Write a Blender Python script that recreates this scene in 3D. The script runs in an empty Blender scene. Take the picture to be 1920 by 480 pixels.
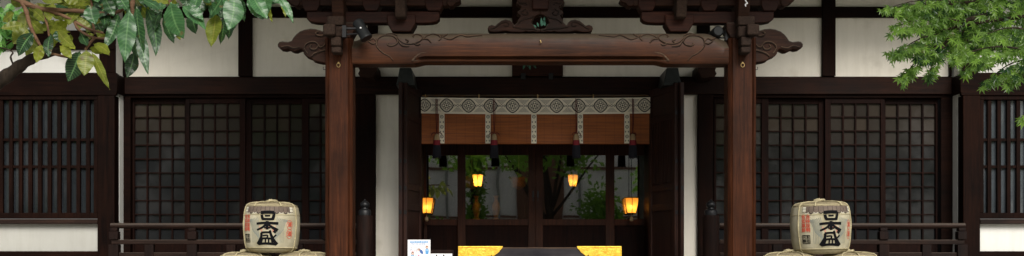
import bpy, math, random
from mathutils import Vector, Matrix, Quaternion
R = math.radians
rnd = random.Random(7)
scn = bpy.context.scene
COL = scn.collection
PI = math.pi

# ------------------------------------------------------------------ measured camera
VX, HZ, F = 950.0, 478.0, 2267.0          # vanishing point and focal length in photo pixels
CX, CY, CZ = -0.356, -12.65, 1.45
def X(px, d): return (px - VX) * d / F + CX
def Z(py, d): return CZ + (HZ - py) * d / F
def Y(d): return d + CY
def P(px, py, d): return Vector((X(px, d), Y(d), Z(py, d)))

# ------------------------------------------------------------------ materials
MATS = {}
def new_mat(name):
    m = bpy.data.materials.new(name); m.use_nodes = True
    nt = m.node_tree
    for n in list(nt.nodes): nt.nodes.remove(n)
    out = nt.nodes.new('ShaderNodeOutputMaterial')
    MATS[name] = m
    return m, nt, out
def N(nt, t, **kw):
    n = nt.nodes.new(t)
    for k, v in kw.items():
        if k.startswith('i_'):
            n.inputs[k[2:].replace('_', ' ')].default_value = v
        else: setattr(n, k, v)
    return n
def rgba(c): return (c[0], c[1], c[2], 1)
def ramp(nt, stops):
    r = N(nt, 'ShaderNodeValToRGB'); cr = r.color_ramp
    while len(cr.elements) < len(stops): cr.elements.new(0.5)
    for e, (p, c) in zip(cr.elements, stops): e.position = p; e.color = rgba(c)
    return r
def coords(nt, scale, rot=(0,0,0)):
    tc = N(nt, 'ShaderNodeTexCoord'); mp = N(nt, 'ShaderNodeMapping')
    mp.inputs['Scale'].default_value = scale; mp.inputs['Rotation'].default_value = rot
    nt.links.new(tc.outputs['Object'], mp.inputs['Vector'])
    return mp.outputs[0], tc
def mixc(nt, fac, a, b, blend='MIX'):
    n = N(nt, 'ShaderNodeMix', data_type='RGBA', blend_type=blend)
    if isinstance(fac, (int, float)): n.inputs[0].default_value = fac
    else: nt.links.new(fac, n.inputs[0])
    for i, v in ((6, a), (7, b)):
        if isinstance(v, tuple): n.inputs[i].default_value = rgba(v)
        else: nt.links.new(v, n.inputs[i])
    return n.outputs[2]

def wood(name, dark, light, axis='X', rough=0.6, scale=1.0, dust=None, bump=0.25, spec=0.12):
    m, nt, out = new_mat(name); L = nt.links.new
    s = {'X': (1.2, 26, 26), 'Y': (26, 1.2, 26), 'Z': (26, 26, 1.2)}[axis]
    v, tc = coords(nt, tuple(k * scale for k in s))
    n1 = N(nt, 'ShaderNodeTexNoise', i_Scale=1.6, i_Detail=7.0, i_Roughness=0.62); L(v, n1.inputs['Vector'])
    n1.inputs['Distortion'].default_value = 0.6
    r1 = ramp(nt, [(0.28, dark), (0.5, tuple(.5*(a+b) for a, b in zip(dark, light))), (0.74, light)])
    L(n1.outputs[0], r1.inputs[0])
    n2 = N(nt, 'ShaderNodeTexNoise', i_Scale=1.7, i_Detail=5.0, i_Roughness=0.6); L(tc.outputs['Object'], n2.inputs['Vector'])
    r2 = ramp(nt, [(0.3, (0.45, 0.46, 0.50)), (0.7, (1.3, 1.22, 1.12))]); L(n2.outputs[0], r2.inputs[0])
    c = mixc(nt, 1.0, r1.outputs[0], r2.outputs[0], 'MULTIPLY')
    s3 = {'X': (.55, 9, 9), 'Y': (9, .55, 9), 'Z': (9, 9, .55)}[axis]
    mp3 = N(nt, 'ShaderNodeMapping'); mp3.inputs['Scale'].default_value = s3; mp3.inputs['Location'].default_value = (3.1, 1.7, .4); L(tc.outputs['Object'], mp3.inputs[0])
    n4 = N(nt, 'ShaderNodeTexNoise', i_Scale=2.6, i_Detail=4.0, i_Roughness=.55); L(mp3.outputs[0], n4.inputs['Vector'])
    r4 = ramp(nt, [(0.487, (1,1,1)), (0.5, (.30,.27,.25)), (0.513, (1,1,1))]); L(n4.outputs[0], r4.inputs[0])
    n5 = N(nt, 'ShaderNodeTexNoise', i_Scale=.8, i_Detail=3.0); L(tc.outputs['Object'], n5.inputs['Vector'])
    r5 = ramp(nt, [(0.42, (0,0,0)), (0.6, (1,1,1))]); L(n5.outputs[0], r5.inputs[0])
    c = mixc(nt, r5.outputs[0], c, mixc(nt, .75, c, r4.outputs[0], 'MULTIPLY'))
    if dust:
        g = N(nt, 'ShaderNodeNewGeometry'); sp = N(nt, 'ShaderNodeSeparateXYZ'); L(g.outputs['Normal'], sp.inputs[0])
        n3 = N(nt, 'ShaderNodeTexNoise', i_Scale=9.0, i_Detail=5.0); L(tc.outputs['Object'], n3.inputs['Vector'])
        ad = N(nt, 'ShaderNodeMath', operation='MULTIPLY_ADD'); L(n3.outputs[0], ad.inputs[0]); ad.inputs[1].default_value = .35
        L(sp.outputs['Z'], ad.inputs[2])
        mr = N(nt, 'ShaderNodeMapRange'); L(ad.outputs[0], mr.inputs['Value'])
        mr.inputs['From Min'].default_value = .30; mr.inputs['From Max'].default_value = .68; mr.inputs['To Max'].default_value = .85
        c = mixc(nt, mr.outputs[0], c, dust)
    b = N(nt, 'ShaderNodeBsdfPrincipled'); L(c, b.inputs['Base Color'])
    rr = N(nt, 'ShaderNodeMapRange'); L(n2.outputs[0], rr.inputs['Value']); rr.inputs['To Min'].default_value = rough - .12; rr.inputs['To Max'].default_value = rough + .15
    L(rr.outputs[0], b.inputs['Roughness']); b.inputs['Specular IOR Level'].default_value = spec
    bp = N(nt, 'ShaderNodeBump', i_Strength=bump, i_Distance=0.004); L(n1.outputs[0], bp.inputs['Height']); L(bp.outputs[0], b.inputs['Normal'])
    L(b.outputs[0], out.inputs[0]); return m

def plain(name, col, rough=0.6, var=0.15, nscale=12, bump=0.1, metal=0.0, spec=0.4, stretch=(1,1,1)):
    m, nt, out = new_mat(name); L = nt.links.new
    v, tc = coords(nt, stretch)
    n = N(nt, 'ShaderNodeTexNoise', i_Scale=float(nscale), i_Detail=6.0, i_Roughness=.6); L(v, n.inputs['Vector'])
    r = ramp(nt, [(0.25, tuple(c*(1-var) for c in col)), (0.75, tuple(c*(1+var) for c in col))]); L(n.outputs[0], r.inputs[0])
    b = N(nt, 'ShaderNodeBsdfPrincipled', i_Roughness=rough, i_Metallic=metal); L(r.outputs[0], b.inputs['Base Color'])
    b.inputs['Specular IOR Level'].default_value = spec
    if bump:
        bp = N(nt, 'ShaderNodeBump', i_Strength=bump, i_Distance=0.004); L(n.outputs[0], bp.inputs['Height']); L(bp.outputs[0], b.inputs['Normal'])
    L(b.outputs[0], out.inputs[0]); return m

def plaster(name, col):
    m, nt, out = new_mat(name); L = nt.links.new
    tc = N(nt, 'ShaderNodeTexCoord')
    n = N(nt, 'ShaderNodeTexNoise', i_Scale=1.1, i_Detail=8.0, i_Roughness=.65); L(tc.outputs['Object'], n.inputs['Vector'])
    r = ramp(nt, [(0.28, tuple(c*.86 for c in col)), (0.6, col), (1, tuple(min(.85, c*1.05) for c in col))]); L(n.outputs[0], r.inputs[0])
    n2 = N(nt, 'ShaderNodeTexNoise', i_Scale=3.3, i_Detail=3.0); L(tc.outputs['Object'], n2.inputs['Vector'])
    r2 = ramp(nt, [(0.62, (1,1,1)), (0.78, (.72,.70,.66))]); L(n2.outputs[0], r2.inputs[0])
    c = mixc(nt, .55, r.outputs[0], r2.outputs[0], 'MULTIPLY')
    mp = N(nt, 'ShaderNodeMapping'); mp.inputs['Scale'].default_value = (7, 7, .7); L(tc.outputs['Object'], mp.inputs[0])
    n6 = N(nt, 'ShaderNodeTexNoise', i_Scale=1.5, i_Detail=7.0, i_Roughness=.7); L(mp.outputs[0], n6.inputs['Vector'])
    r6 = ramp(nt, [(0.3, (.84,.83,.80)), (0.55, (1,1,1))]); L(n6.outputs[0], r6.inputs[0])
    c = mixc(nt, .5, c, r6.outputs[0], 'MULTIPLY')
    v7 = N(nt, 'ShaderNodeTexVoronoi', feature='DISTANCE_TO_EDGE', i_Scale=.9); L(tc.outputs['Object'], v7.inputs['Vector'])
    r7 = ramp(nt, [(0.0, (.70,.68,.64)), (0.004, (1,1,1))]); L(v7.outputs[0], r7.inputs[0])
    c = mixc(nt, .08, c, r7.outputs[0], 'MULTIPLY')
    n3 = N(nt, 'ShaderNodeTexNoise', i_Scale=140.0, i_Detail=3.0); L(tc.outputs['Object'], n3.inputs['Vector'])
    b = N(nt, 'ShaderNodeBsdfPrincipled', i_Roughness=.9); L(c, b.inputs['Base Color']); b.inputs['Specular IOR Level'].default_value = .2
    bp = N(nt, 'ShaderNodeBump', i_Strength=.12, i_Distance=.003); L(n3.outputs[0], bp.inputs['Height']); L(bp.outputs[0], b.inputs['Normal'])
    L(b.outputs[0], out.inputs[0]); return m

def lattice_glass(name, base, warm, rough, refl):
    """old frosted glass over a dim, papered interior; tone paints warm light into the top rows"""
    m, nt, out = new_mat(name); L = nt.links.new
    tc = N(nt, 'ShaderNodeTexCoord')
    n = N(nt, 'ShaderNodeTexNoise', i_Scale=1.3, i_Detail=3.0); L(tc.outputs['Object'], n.inputs['Vector'])
    r = ramp(nt, [(0.3, tuple(c*.75 for c in base)), (0.7, tuple(c*1.2 for c in base))]); L(n.outputs[0], r.inputs[0])
    n2 = N(nt, 'ShaderNodeTexNoise', i_Scale=120.0, i_Detail=2.0); L(tc.outputs['Object'], n2.inputs['Vector'])
    r2 = ramp(nt, [(0.3, (.7,.7,.7)), (0.7, (1.3,1.3,1.3))]); L(n2.outputs[0], r2.inputs[0])
    c = mixc(nt, 1.0, r.outputs[0], r2.outputs[0], 'MULTIPLY')
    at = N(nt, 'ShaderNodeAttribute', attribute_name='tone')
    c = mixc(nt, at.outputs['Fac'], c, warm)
    d = N(nt, 'ShaderNodeBsdfDiffuse'); L(c, d.inputs[0])
    g = N(nt, 'ShaderNodeBsdfGlossy', i_Roughness=rough); g.inputs['Color'].default_value = (1, .97, .92, 1)
    mx = N(nt, 'ShaderNodeMixShader'); mx.inputs[0].default_value = refl
    L(d.outputs[0], mx.inputs[1]); L(g.outputs[0], mx.inputs[2]); L(mx.outputs[0], out.inputs[0]); return m

def clear_glass(name, refl):
    m, nt, out = new_mat(name); L = nt.links.new
    t = N(nt, 'ShaderNodeBsdfTransparent'); t.inputs[0].default_value = (.8, .82, .8, 1)
    g = N(nt, 'ShaderNodeBsdfGlossy', i_Roughness=.012)
    tc = N(nt, 'ShaderNodeTexCoord')
    n2 = N(nt, 'ShaderNodeTexNoise', i_Scale=1.6, i_Detail=1.0); L(tc.outputs['Object'], n2.inputs['Vector'])
    bp = N(nt, 'ShaderNodeBump', i_Strength=.04, i_Distance=.02); L(n2.outputs[0], bp.inputs['Height']); L(bp.outputs[0], g.inputs['Normal'])
    mx = N(nt, 'ShaderNodeMixShader'); mx.inputs[0].default_value = refl
    L(t.outputs[0], mx.inputs[1]); L(g.outputs[0], mx.inputs[2]); L(mx.outputs[0], out.inputs[0]); return m

def leaf_mat(name, c_dark, c_light, under, vein, rough=.32, trans=.35, veins=True, spec=.5):
    m, nt, out = new_mat(name); L = nt.links.new
    at = N(nt, 'ShaderNodeAttribute', attribute_name='tone')
    r = ramp(nt, [(0.0, c_dark), (1.0, c_light)]); L(at.outputs['Fac'], r.inputs[0])
    c = r.outputs[0]
    if veins:
        uv = N(nt, 'ShaderNodeUVMap'); sp = N(nt, 'ShaderNodeSeparateXYZ'); L(uv.outputs[0], sp.inputs[0])
        ab = N(nt, 'ShaderNodeMath', operation='ABSOLUTE'); L(sp.outputs[0], ab.inputs[0])
        mr = N(nt, 'ShaderNodeMapRange'); L(ab.outputs[0], mr.inputs['Value'])
        mr.inputs['From Min'].default_value = .03; mr.inputs['From Max'].default_value = .12; mr.inputs['To Min'].default_value = .8; mr.inputs['To Max'].default_value = 0
        c = mixc(nt, mr.outputs[0], c, vein)
        # side veins: same phase as the corrugation of the mesh
        ph = N(nt, 'ShaderNodeMath', operation='MULTIPLY_ADD'); L(ab.outputs[0], ph.inputs[0]); ph.inputs[1].default_value = -.11; L(sp.outputs[1], ph.inputs[2])
        mu = N(nt, 'ShaderNodeMath', operation='MULTIPLY'); L(ph.outputs[0], mu.inputs[0]); mu.inputs[1].default_value = 2*PI*13
        co = N(nt, 'ShaderNodeMath', operation='COSINE'); L(mu.outputs[0], co.inputs[0])
        m2 = N(nt, 'ShaderNodeMapRange'); L(co.outputs[0], m2.inputs['Value']); m2.inputs['From Min'].default_value = .55; m2.inputs['From Max'].default_value = 1; m2.inputs['To Max'].default_value = .4
        c = mixc(nt, m2.outputs[0], c, vein)
    g = N(nt, 'ShaderNodeNewGeometry')
    c2 = mixc(nt, g.outputs['Backfacing'], c, under)
    n = N(nt, 'ShaderNodeTexNoise', i_Scale=30.0, i_Detail=3.0)
    r3 = ramp(nt, [(0.3, (.75,.75,.75)), (.7, (1.15,1.15,1.1))]); L(n.outputs[0], r3.inputs[0])
    c2 = mixc(nt, 1.0, c2, r3.outputs[0], 'MULTIPLY')
    ns = N(nt, 'ShaderNodeTexNoise', i_Scale=22.0, i_Detail=2.0); tcn = N(nt, 'ShaderNodeTexCoord'); L(tcn.outputs['Object'], ns.inputs['Vector'])
    L(tcn.outputs['Object'], n.inputs['Vector'])
    rs = ramp(nt, [(0.66, (0,0,0)), (0.72, (.7,.7,.7))]); L(ns.outputs[0], rs.inputs[0])
    c2 = mixc(nt, rs.outputs[0], c2, (.11, .075, .025))
    b = N(nt, 'ShaderNodeBsdfPrincipled', i_Roughness=rough); L(c2, b.inputs['Base Color']); b.inputs['Specular IOR Level'].default_value = spec
    t = N(nt, 'ShaderNodeBsdfTranslucent')
    tcol = mixc(nt, 1.0, c2, (1.6, 1.9, .7), 'MULTIPLY'); L(tcol, t.inputs[0])
    mx = N(nt, 'ShaderNodeMixShader'); mx.inputs[0].default_value = trans
    L(b.outputs[0], mx.inputs[1]); L(t.outputs[0], mx.inputs[2]); L(mx.outputs[0], out.inputs[0]); return m

def reed_mat(name, col):
    """woven reed mat printed cream: fine horizontal reeds with vertical stitches"""
    m, nt, out = new_mat(name); L = nt.links.new
    tc = N(nt, 'ShaderNodeTexCoord')
    w = N(nt, 'ShaderNodeTexWave', wave_type='BANDS', bands_direction='Z', i_Scale=34.0, i_Distortion=.6, i_Detail=2.0); L(tc.outputs['Object'], w.inputs['Vector'])
    n = N(nt, 'ShaderNodeTexNoise', i_Scale=7.0, i_Detail=6.0); L(tc.outputs['Object'], n.inputs['Vector'])
    r = ramp(nt, [(0.0, tuple(c*.62 for c in col)), (.35, tuple(c*.92 for c in col)), (1, col)]); L(w.outputs[0], r.inputs[0])
    r2 = ramp(nt, [(0.3, (.74,.72,.62)), (.65, (1.08,1.08,1.05))]); L(n.outputs[0], r2.inputs[0])
    c = mixc(nt, 1.0, r.outputs[0], r2.outputs[0], 'MULTIPLY')
    b = N(nt, 'ShaderNodeBsdfPrincipled', i_Roughness=.75); L(c, b.inputs['Base Color']); b.inputs['Specular IOR Level'].default_value = .25
    bp = N(nt, 'ShaderNodeBump', i_Strength=.5, i_Distance=.004); L(w.outputs[0], bp.inputs['Height']); L(bp.outputs[0], b.inputs['Normal'])
    L(b.outputs[0], out.inputs[0]); return m

def blind_mat(name, c0, c1):
    m, nt, out = new_mat(name); L = nt.links.new
    tc = N(nt, 'ShaderNodeTexCoord')
    w = N(nt, 'ShaderNodeTexWave', wave_type='BANDS', bands_direction='Z', i_Scale=42.0, i_Distortion=1.2, i_Detail=2.0); L(tc.outputs['Object'], w.inputs['Vector'])
    mp = N(nt, 'ShaderNodeMapping'); mp.inputs['Scale'].default_value = (1.3, 1, 34); L(tc.outputs['Object'], mp.inputs[0])
    n = N(nt, 'ShaderNodeTexNoise', i_Scale=2.0, i_Detail=5.0); L(mp.outputs[0], n.inputs['Vector'])
    r = ramp(nt, [(0.3, c0), (.7, c1)]); L(n.outputs[0], r.inputs[0])
    r2 = ramp(nt, [(0.0, (.55,.5,.45)), (.4, (1,1,1))]); L(w.outputs[0], r2.inputs[0])
    c = mixc(nt, .8, r.outputs[0], r2.outputs[0], 'MULTIPLY')
    wv = N(nt, 'ShaderNodeTexWave', wave_type='BANDS', bands_direction='X', i_Scale=2.9); L(tc.outputs['Object'], wv.inputs['Vector'])
    r4 = ramp(nt, [(0.0, (.62,.55,.5)), (.05, (1,1,1))]); L(wv.outputs[0], r4.inputs[0])
    c = mixc(nt, .4, c, r4.outputs[0], 'MULTIPLY')
    b = N(nt, 'ShaderNodeBsdfPrincipled', i_Roughness=.55); L(c, b.inputs['Base Color'])
    bp = N(nt, 'ShaderNodeBump', i_Strength=.4, i_Distance=.003); L(w.outputs[0], bp.inputs['Height']); L(bp.outputs[0], b.inputs['Normal'])
    L(b.outputs[0], out.inputs[0]); return m

def gold_mat(name):
    m, nt, out = new_mat(name); L = nt.links.new
    tc = N(nt, 'ShaderNodeTexCoord')
    v = N(nt, 'ShaderNodeTexNoise', i_Scale=26.0, i_Detail=4.0, i_Distortion=1.6); L(tc.outputs['Object'], v.inputs['Vector'])
    r = ramp(nt, [(0.36, (.70,.38,.030)), (.5, (.90,.54,.050)), (.66, (.98,.66,.085))]); L(v.outputs[0], r.inputs[0])
    b = N(nt, 'ShaderNodeBsdfPrincipled', i_Roughness=.42, i_Metallic=.3); L(r.outputs[0], b.inputs['Base Color'])
    bp = N(nt, 'ShaderNodeBump', i_Strength=.6, i_Distance=.006); L(v.outputs[0], bp.inputs['Height']); L(bp.outputs[0], b.inputs['Normal'])
    L(b.outputs[0], out.inputs[0]); return m

def paper_lamp(name):
    m, nt, out = new_mat(name); L = nt.links.new
    t = N(nt, 'ShaderNodeBsdfTranslucent'); t.inputs[0].default_value = (.95, .60, .20, 1)
    e = N(nt, 'ShaderNodeEmission', i_Strength=.20); e.inputs[0].default_value = (1, .34, .03, 1)
    a = N(nt, 'ShaderNodeAddShader'); L(t.outputs[0], a.inputs[0]); L(e.outputs[0], a.inputs[1])
    tr = N(nt, 'ShaderNodeBsdfTransparent'); tr.inputs[0].default_value = (1, .72, .36, 1)
    mx = N(nt, 'ShaderNodeMixShader'); mx.inputs[0].default_value = .22
    L(a.outputs[0], mx.inputs[1]); L(tr.outputs[0], mx.inputs[2]); L(mx.outputs[0], out.inputs[0]); return m
def glow(name, col, s):
    m, nt, out = new_mat(name)
    e = N(nt, 'ShaderNodeEmission', i_Strength=s); e.inputs[0].default_value = rgba(col); nt.links.new(e.outputs[0], out.inputs[0]); return m

# hall timber: almost black, red-brown underneath
HD, HL = (.0028, .0011, .0007), (.0145, .0051, .0029)
for ax in 'XYZ': wood('hall_timber_' + ax, HD, HL, ax, spec=.05)
for ax in 'XYZ': wood('portico_timber_' + ax, (.0145, .0046, .0020), (.066, .0208, .0080), ax, rough=.55, spec=.10)
for ax in 'XZ': wood('door_timber_' + ax, (.0035, .0013, .0009), (.0165, .0052, .0031), ax, spec=.06)
wood('head_timber', (.0050, .0020, .0012), (.026, .0095, .0055), 'X', spec=.1)
wood('beam_timber', (.0155, .0051, .0022), (.080, .0268, .0092), 'X', rough=.5, dust=(.080, .062, .043), spec=.2)
wood('bracket_timber', (.0095, .0042, .0027), (.048, .0205, .0120), 'X', rough=.62, dust=(.06,.048,.037), scale=1.4)
wood('bracket_red', (.010, .0036, .0023), (.042, .0140, .0083), 'X', rough=.6, scale=1.4)
wood('bracket_grey', (.0095, .0062, .0048), (.050, .032, .024), 'Y', rough=.8, scale=1.6, bump=.5)
wood('carving_dark', (.008, .005, .004), (.032, .019, .013), 'X', rough=.65, scale=2)
wood('carving_edge', (.04, .026, .018), (.15, .10, .068), 'X', rough=.7, scale=2)
wood('glazing_timber', (.013, .0048, .0026), (.058, .0200, .0098), 'Z', spec=.15)
for ax in 'Z': wood('leaf_timber', (.010, .0038, .0025), (.042, .0145, .0085), ax, spec=.25)
wood('rail_timber', (.007, .0036, .0027), (.030, .0155, .0108), 'X', rough=.6, dust=(.060,.046,.037))
wood('rail_post', (.0040, .0017, .0012), (.0165, .0070, .0048), 'Z', rough=.65)
wood('bark', (.05, .03, .02), (.21, .125, .075), 'X', rough=.8, bump=.7, scale=.6)
wood('bark_dark', (.012, .009, .007), (.05, .038, .028), 'Z', rough=.9, bump=.8, scale=.6)
wood('black_lacquer', (.028, .026, .030), (.052, .048, .054), 'X', rough=.38, bump=.08)
wood('floor_boards', (.03, .018, .012), (.10, .065, .045), 'X', rough=.6)
wood('roof_boards', (.03, .018, .012), (.08, .05, .035), 'Y', rough=.7)
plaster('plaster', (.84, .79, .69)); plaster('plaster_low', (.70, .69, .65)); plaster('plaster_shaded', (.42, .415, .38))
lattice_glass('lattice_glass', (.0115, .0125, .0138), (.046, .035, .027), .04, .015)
lattice_glass('wing_glass', (.016, .019, .022), (.04, .03, .02), .04, .022)
lattice_glass('wing_glass_pale', (.048, .056, .064), (.04, .03, .02), .04, .05)
clear_glass('door_glass', .31)
plain('bronze', (.022, .026, .024), .5, .35, 18, .3, .5)
plain('iron', (.012, .012, .013), .45, .3, 20, .2, .4)
plain('lamp_metal', (.012, .0135, .014), .6, .25, 14, .1, .4)
plain('brass', (.35, .24, .10), .4, .3, 20, .1, .8)
plain('roof_copper', (.06, .12, .10), .7, .3, 5, .2)
plain('stone', (.30, .29, .27), .85, .25, 9, .5)
plain('gravel', (.36, .34, .30), .95, .3, 60, .8)
plain('valance_cloth', (.90, .83, .68), .85, .05, 6, .15)
plain('valance_black', (.004, .004, .004), .8, .3, 60, 0)
plain('valance_grey', (.24, .22, .19), .8, .3, 60, 0)
plain('cord_red', (.10, .012, .012), .8, .3, 60, .2)
plain('tassel_cream', (.34, .24, .13), .8, .2, 60, .3, stretch=(1,1,.1))
plain('tassel_red', (.20, .012, .02), .8, .3, 60, .3, stretch=(1,1,.1))
plain('tassel_navy', (.008, .008, .014), .85, .4, 60, .4, stretch=(1,1,.1))
blind_mat('bamboo', (.23, .060, .008), (.42, .115, .014))
reed_mat('reed_print', (.50, .455, .335))
plain('straw', (.36, .31, .185), .8, .3, 24, .5, stretch=(1,1,3))
plain('straw_top', (.22, .18, .105), .9, .55, 34, 1.0)
plain('ink_black', (.006, .006, .007), .8, .2, 20, 0, spec=.05)
plain('ink_red', (.52, .085, .045), .7, .2, 20, 0)
plain('ink_pale_red', (.55, .22, .16), .7, .2, 20, 0)
plain('ink_grey', (.23, .24, .20), .8, .2, 20, 0)
plain('ink_brown', (.115, .085, .065), .75, .35, 14, .1)
plain('ink_cream', (.62, .58, .46), .75, .1, 20, 0)
gold_mat('gold_leaf')
plain('altar_gold', (.88, .50, .09), .3, .3, 22, .2, .1)
plain('paper_white', (.78, .78, .79), .7, .03, 4, 0)
plain('print_blue', (.10, .30, .58), .7, .1, 20, 0)
plain('print_dark_blue', (.045, .12, .34), .7, .1, 20, 0)
plain('print_pale_blue', (.42, .62, .80), .7, .1, 20, 0)
plain('print_brown', (.20, .085, .05), .7, .1, 20, 0)
plain('print_skin', (.75, .52, .42), .7, .05, 20, 0)
plain('print_pink', (.75, .10, .22), .7, .1, 20, 0)
plain('print_grey', (.28, .28, .36), .7, .1, 20, 0)
plain('carved_green', (.05, .15, .10), .75, .35, 20, .3)
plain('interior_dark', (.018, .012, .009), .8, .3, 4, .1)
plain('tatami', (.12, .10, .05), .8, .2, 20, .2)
plain('pale_render', (.80, .74, .73), .9, .06, 2, .05)
plain('russet_render', (.16, .075, .05), .85, .12, 3, .05)
plain('shade_window', (.05, .06, .07), .2, .2, 3, 0)
paper_lamp('lamp_paper'); glow('lamp_bulb', (1, .62, .2), 9.0)
leaf_mat('loquat_leaf', (.004, .018, .006), (.036, .110, .036), (.14, .15, .05), (.11, .22, .085), rough=.36, trans=.18, spec=.42)
leaf_mat('loquat_leaf_olive', (.060, .085, .008), (.25, .28, .025), (.24, .20, .055), (.26, .25, .06), rough=.45, trans=.42)
leaf_mat('maple_leaf', (.009, .042, .009), (.19, .31, .055), (.12, .22, .037), (.1, .2, .05), rough=.36, trans=.46, veins=False, spec=.55)
leaf_mat('shrub_leaf', (.02, .09, .018), (.15, .33, .07), (.08, .2, .05), (.1, .2, .05), rough=.4, trans=.4, veins=False)
leaf_mat('far_leaf', (.018, .06, .014), (.17, .27, .05), (.12, .20, .04), (.1, .2, .05), rough=.6, trans=.5, veins=False)

# ------------------------------------------------------------------ mesh builder
class MB:
    def __init__(s): s.v = []; s.f = []; s.m = []; s.uv = {}; s.tone = {}; s.mats = []
    def mi(s, mat):
        if mat is None: return 0
        if mat not in s.mats: s.mats.append(mat)
        return s.mats.index(mat)
    def add(s, verts, faces, mat=None, uv=None, tone=None):
        o = len(s.v); s.v += [tuple(p) for p in verts]; k = s.mi(mat)
        s.f += [tuple(i + o for i in f) for f in faces]; s.m += [k] * len(faces)
        if uv:
            for i, t in enumerate(uv): s.uv[o + i] = t
        if tone is not None:
            for i in range(len(verts)): s.tone[o + i] = tone
        return s
    def box(s, x0, x1, y0, y1, z0, z1, mat=None):
        x0, x1 = min(x0, x1), max(x0, x1); y0, y1 = min(y0, y1), max(y0, y1); z0, z1 = min(z0, z1), max(z0, z1)
        v = [(x, y, z) for z in (z0, z1) for y in (y0, y1) for x in (x0, x1)]
        return s.add(v, [(0,2,3,1), (4,5,7,6), (0,1,5,4), (2,6,7,3), (0,4,6,2), (1,3,7,5)], mat)
    def pbox(s, px0, px1, py0, py1, d, depth, mat=None):
        """box whose front face, seen at distance d, spans the measured pixels"""
        return s.box(X(px0, d), X(px1, d), Y(d), Y(d) + depth, Z(py1, d), Z(py0, d), mat)
    def prism(s, pts, y0, y1, mat=None):
        """(x,z) outline, extruded from y0 (front) to y1"""
        a = sum(p[0]*q[1] - q[0]*p[1] for p, q in zip(pts, pts[1:] + pts[:1]))
        if a < 0: pts = pts[::-1]
        n = len(pts)
        v = [(x, y0, z) for x, z in pts] + [(x, y1, z) for x, z in pts]
        f = [tuple(range(n)), tuple(range(2*n - 1, n - 1, -1))] + [(i, i + n, (i + 1) % n + n, (i + 1) % n) for i in range(n)]
        return s.add(v, f, mat)
    def tube(s, pts, rad, seg=8, mat=None, cap=True, twist=0.0, lobes=0):
        pts = [Vector(p) for p in pts]; n = len(pts)
        rads = rad if isinstance(rad, (list, tuple)) else [rad] * n
        v, f = [], []
        t0 = (pts[1] - pts[0]).normalized()
        up = Vector((0,0,1)) if abs(t0.z) < .9 else Vector((0,1,0))
        a = t0.cross(up).normalized()
        acc = 0
        for i in range(n):
            t = (pts[min(i+1, n-1)] - pts[max(i-1, 0)]).normalized()
            a = (a - t * a.dot(t)).normalized(); b = t.cross(a)
            if i: acc += (pts[i] - pts[i-1]).length
            for k in range(seg):
                th = 2*PI*k/seg; r = rads[i]
                if lobes: r *= 1 + .22*math.cos(lobes*(th + acc*twist))
                v.append(pts[i] + (a*math.cos(th) + b*math.sin(th))*r)
        for i in range(n-1):
            for k in range(seg):
                f.append((i*seg+k, i*seg+(k+1) % seg, (i+1)*seg+(k+1) % seg, (i+1)*seg+k))
        if cap: f += [tuple(range(seg-1, -1, -1)), tuple(range((n-1)*seg, n*seg))]
        return s.add(v, f, mat)
    def lathe(s, prof, c=(0,0,0), seg=32, mat=None, ph=0.0):
        v, f = [], []; n = len(prof)
        for r, z in prof:
            for k in range(seg):
                th = 2*PI*k/seg + ph; v.append((c[0]+r*math.cos(th), c[1]+r*math.sin(th), c[2]+z))
        for i in range(n-1):
            for k in range(seg):
                f.append((i*seg+k, i*seg+(k+1) % seg, (i+1)*seg+(k+1) % seg, (i+1)*seg+k))
        f += [tuple(range(seg-1, -1, -1)), tuple(range((n-1)*seg, n*seg))]
        return s.add(v, f, mat)
    def build(s, name, mat, parent=None, bevel=0.0, smooth=40, loc=None):
        me = bpy.data.meshes.new(name)
        v = s.v
        me.from_pydata(v, [], s.f)
        if s.mats:
            for mm in s.mats: me.materials.append(MATS[mm])
            me.polygons.foreach_set('material_index', s.m)
        else: me.materials.append(MATS[mat])
        if s.uv:
            ul = me.uv_layers.new(name='UVMap')
            for l in me.loops: ul.data[l.index].uv = s.uv.get(l.vertex_index, (0, 0))
        if s.tone:
            at = me.attributes.new('tone', 'FLOAT', 'POINT')
            at.data.foreach_set('value', [s.tone.get(i, .5) for i in range(len(v))])
        me.update()
        if smooth:
            me.polygons.foreach_set('use_smooth', [True]*len(me.polygons)); me.set_sharp_from_angle(angle=R(smooth))
        o = bpy.data.objects.new(name, me); COL.objects.link(o)
        if parent:
            o.parent = parent
            p = parent
            off = Vector((0,0,0))
            while p: off += p.location; p = p.parent
            o.location = -off if loc is None else loc      # parts are modelled in world units
        elif loc is not None: o.location = loc
        if bevel:
            b = o.modifiers.new('soft_edges', 'BEVEL'); b.width = bevel; b.segments = 2; b.limit_method = 'ANGLE'; b.angle_limit = R(50)
            b.harden_normals = False
        return o

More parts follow.
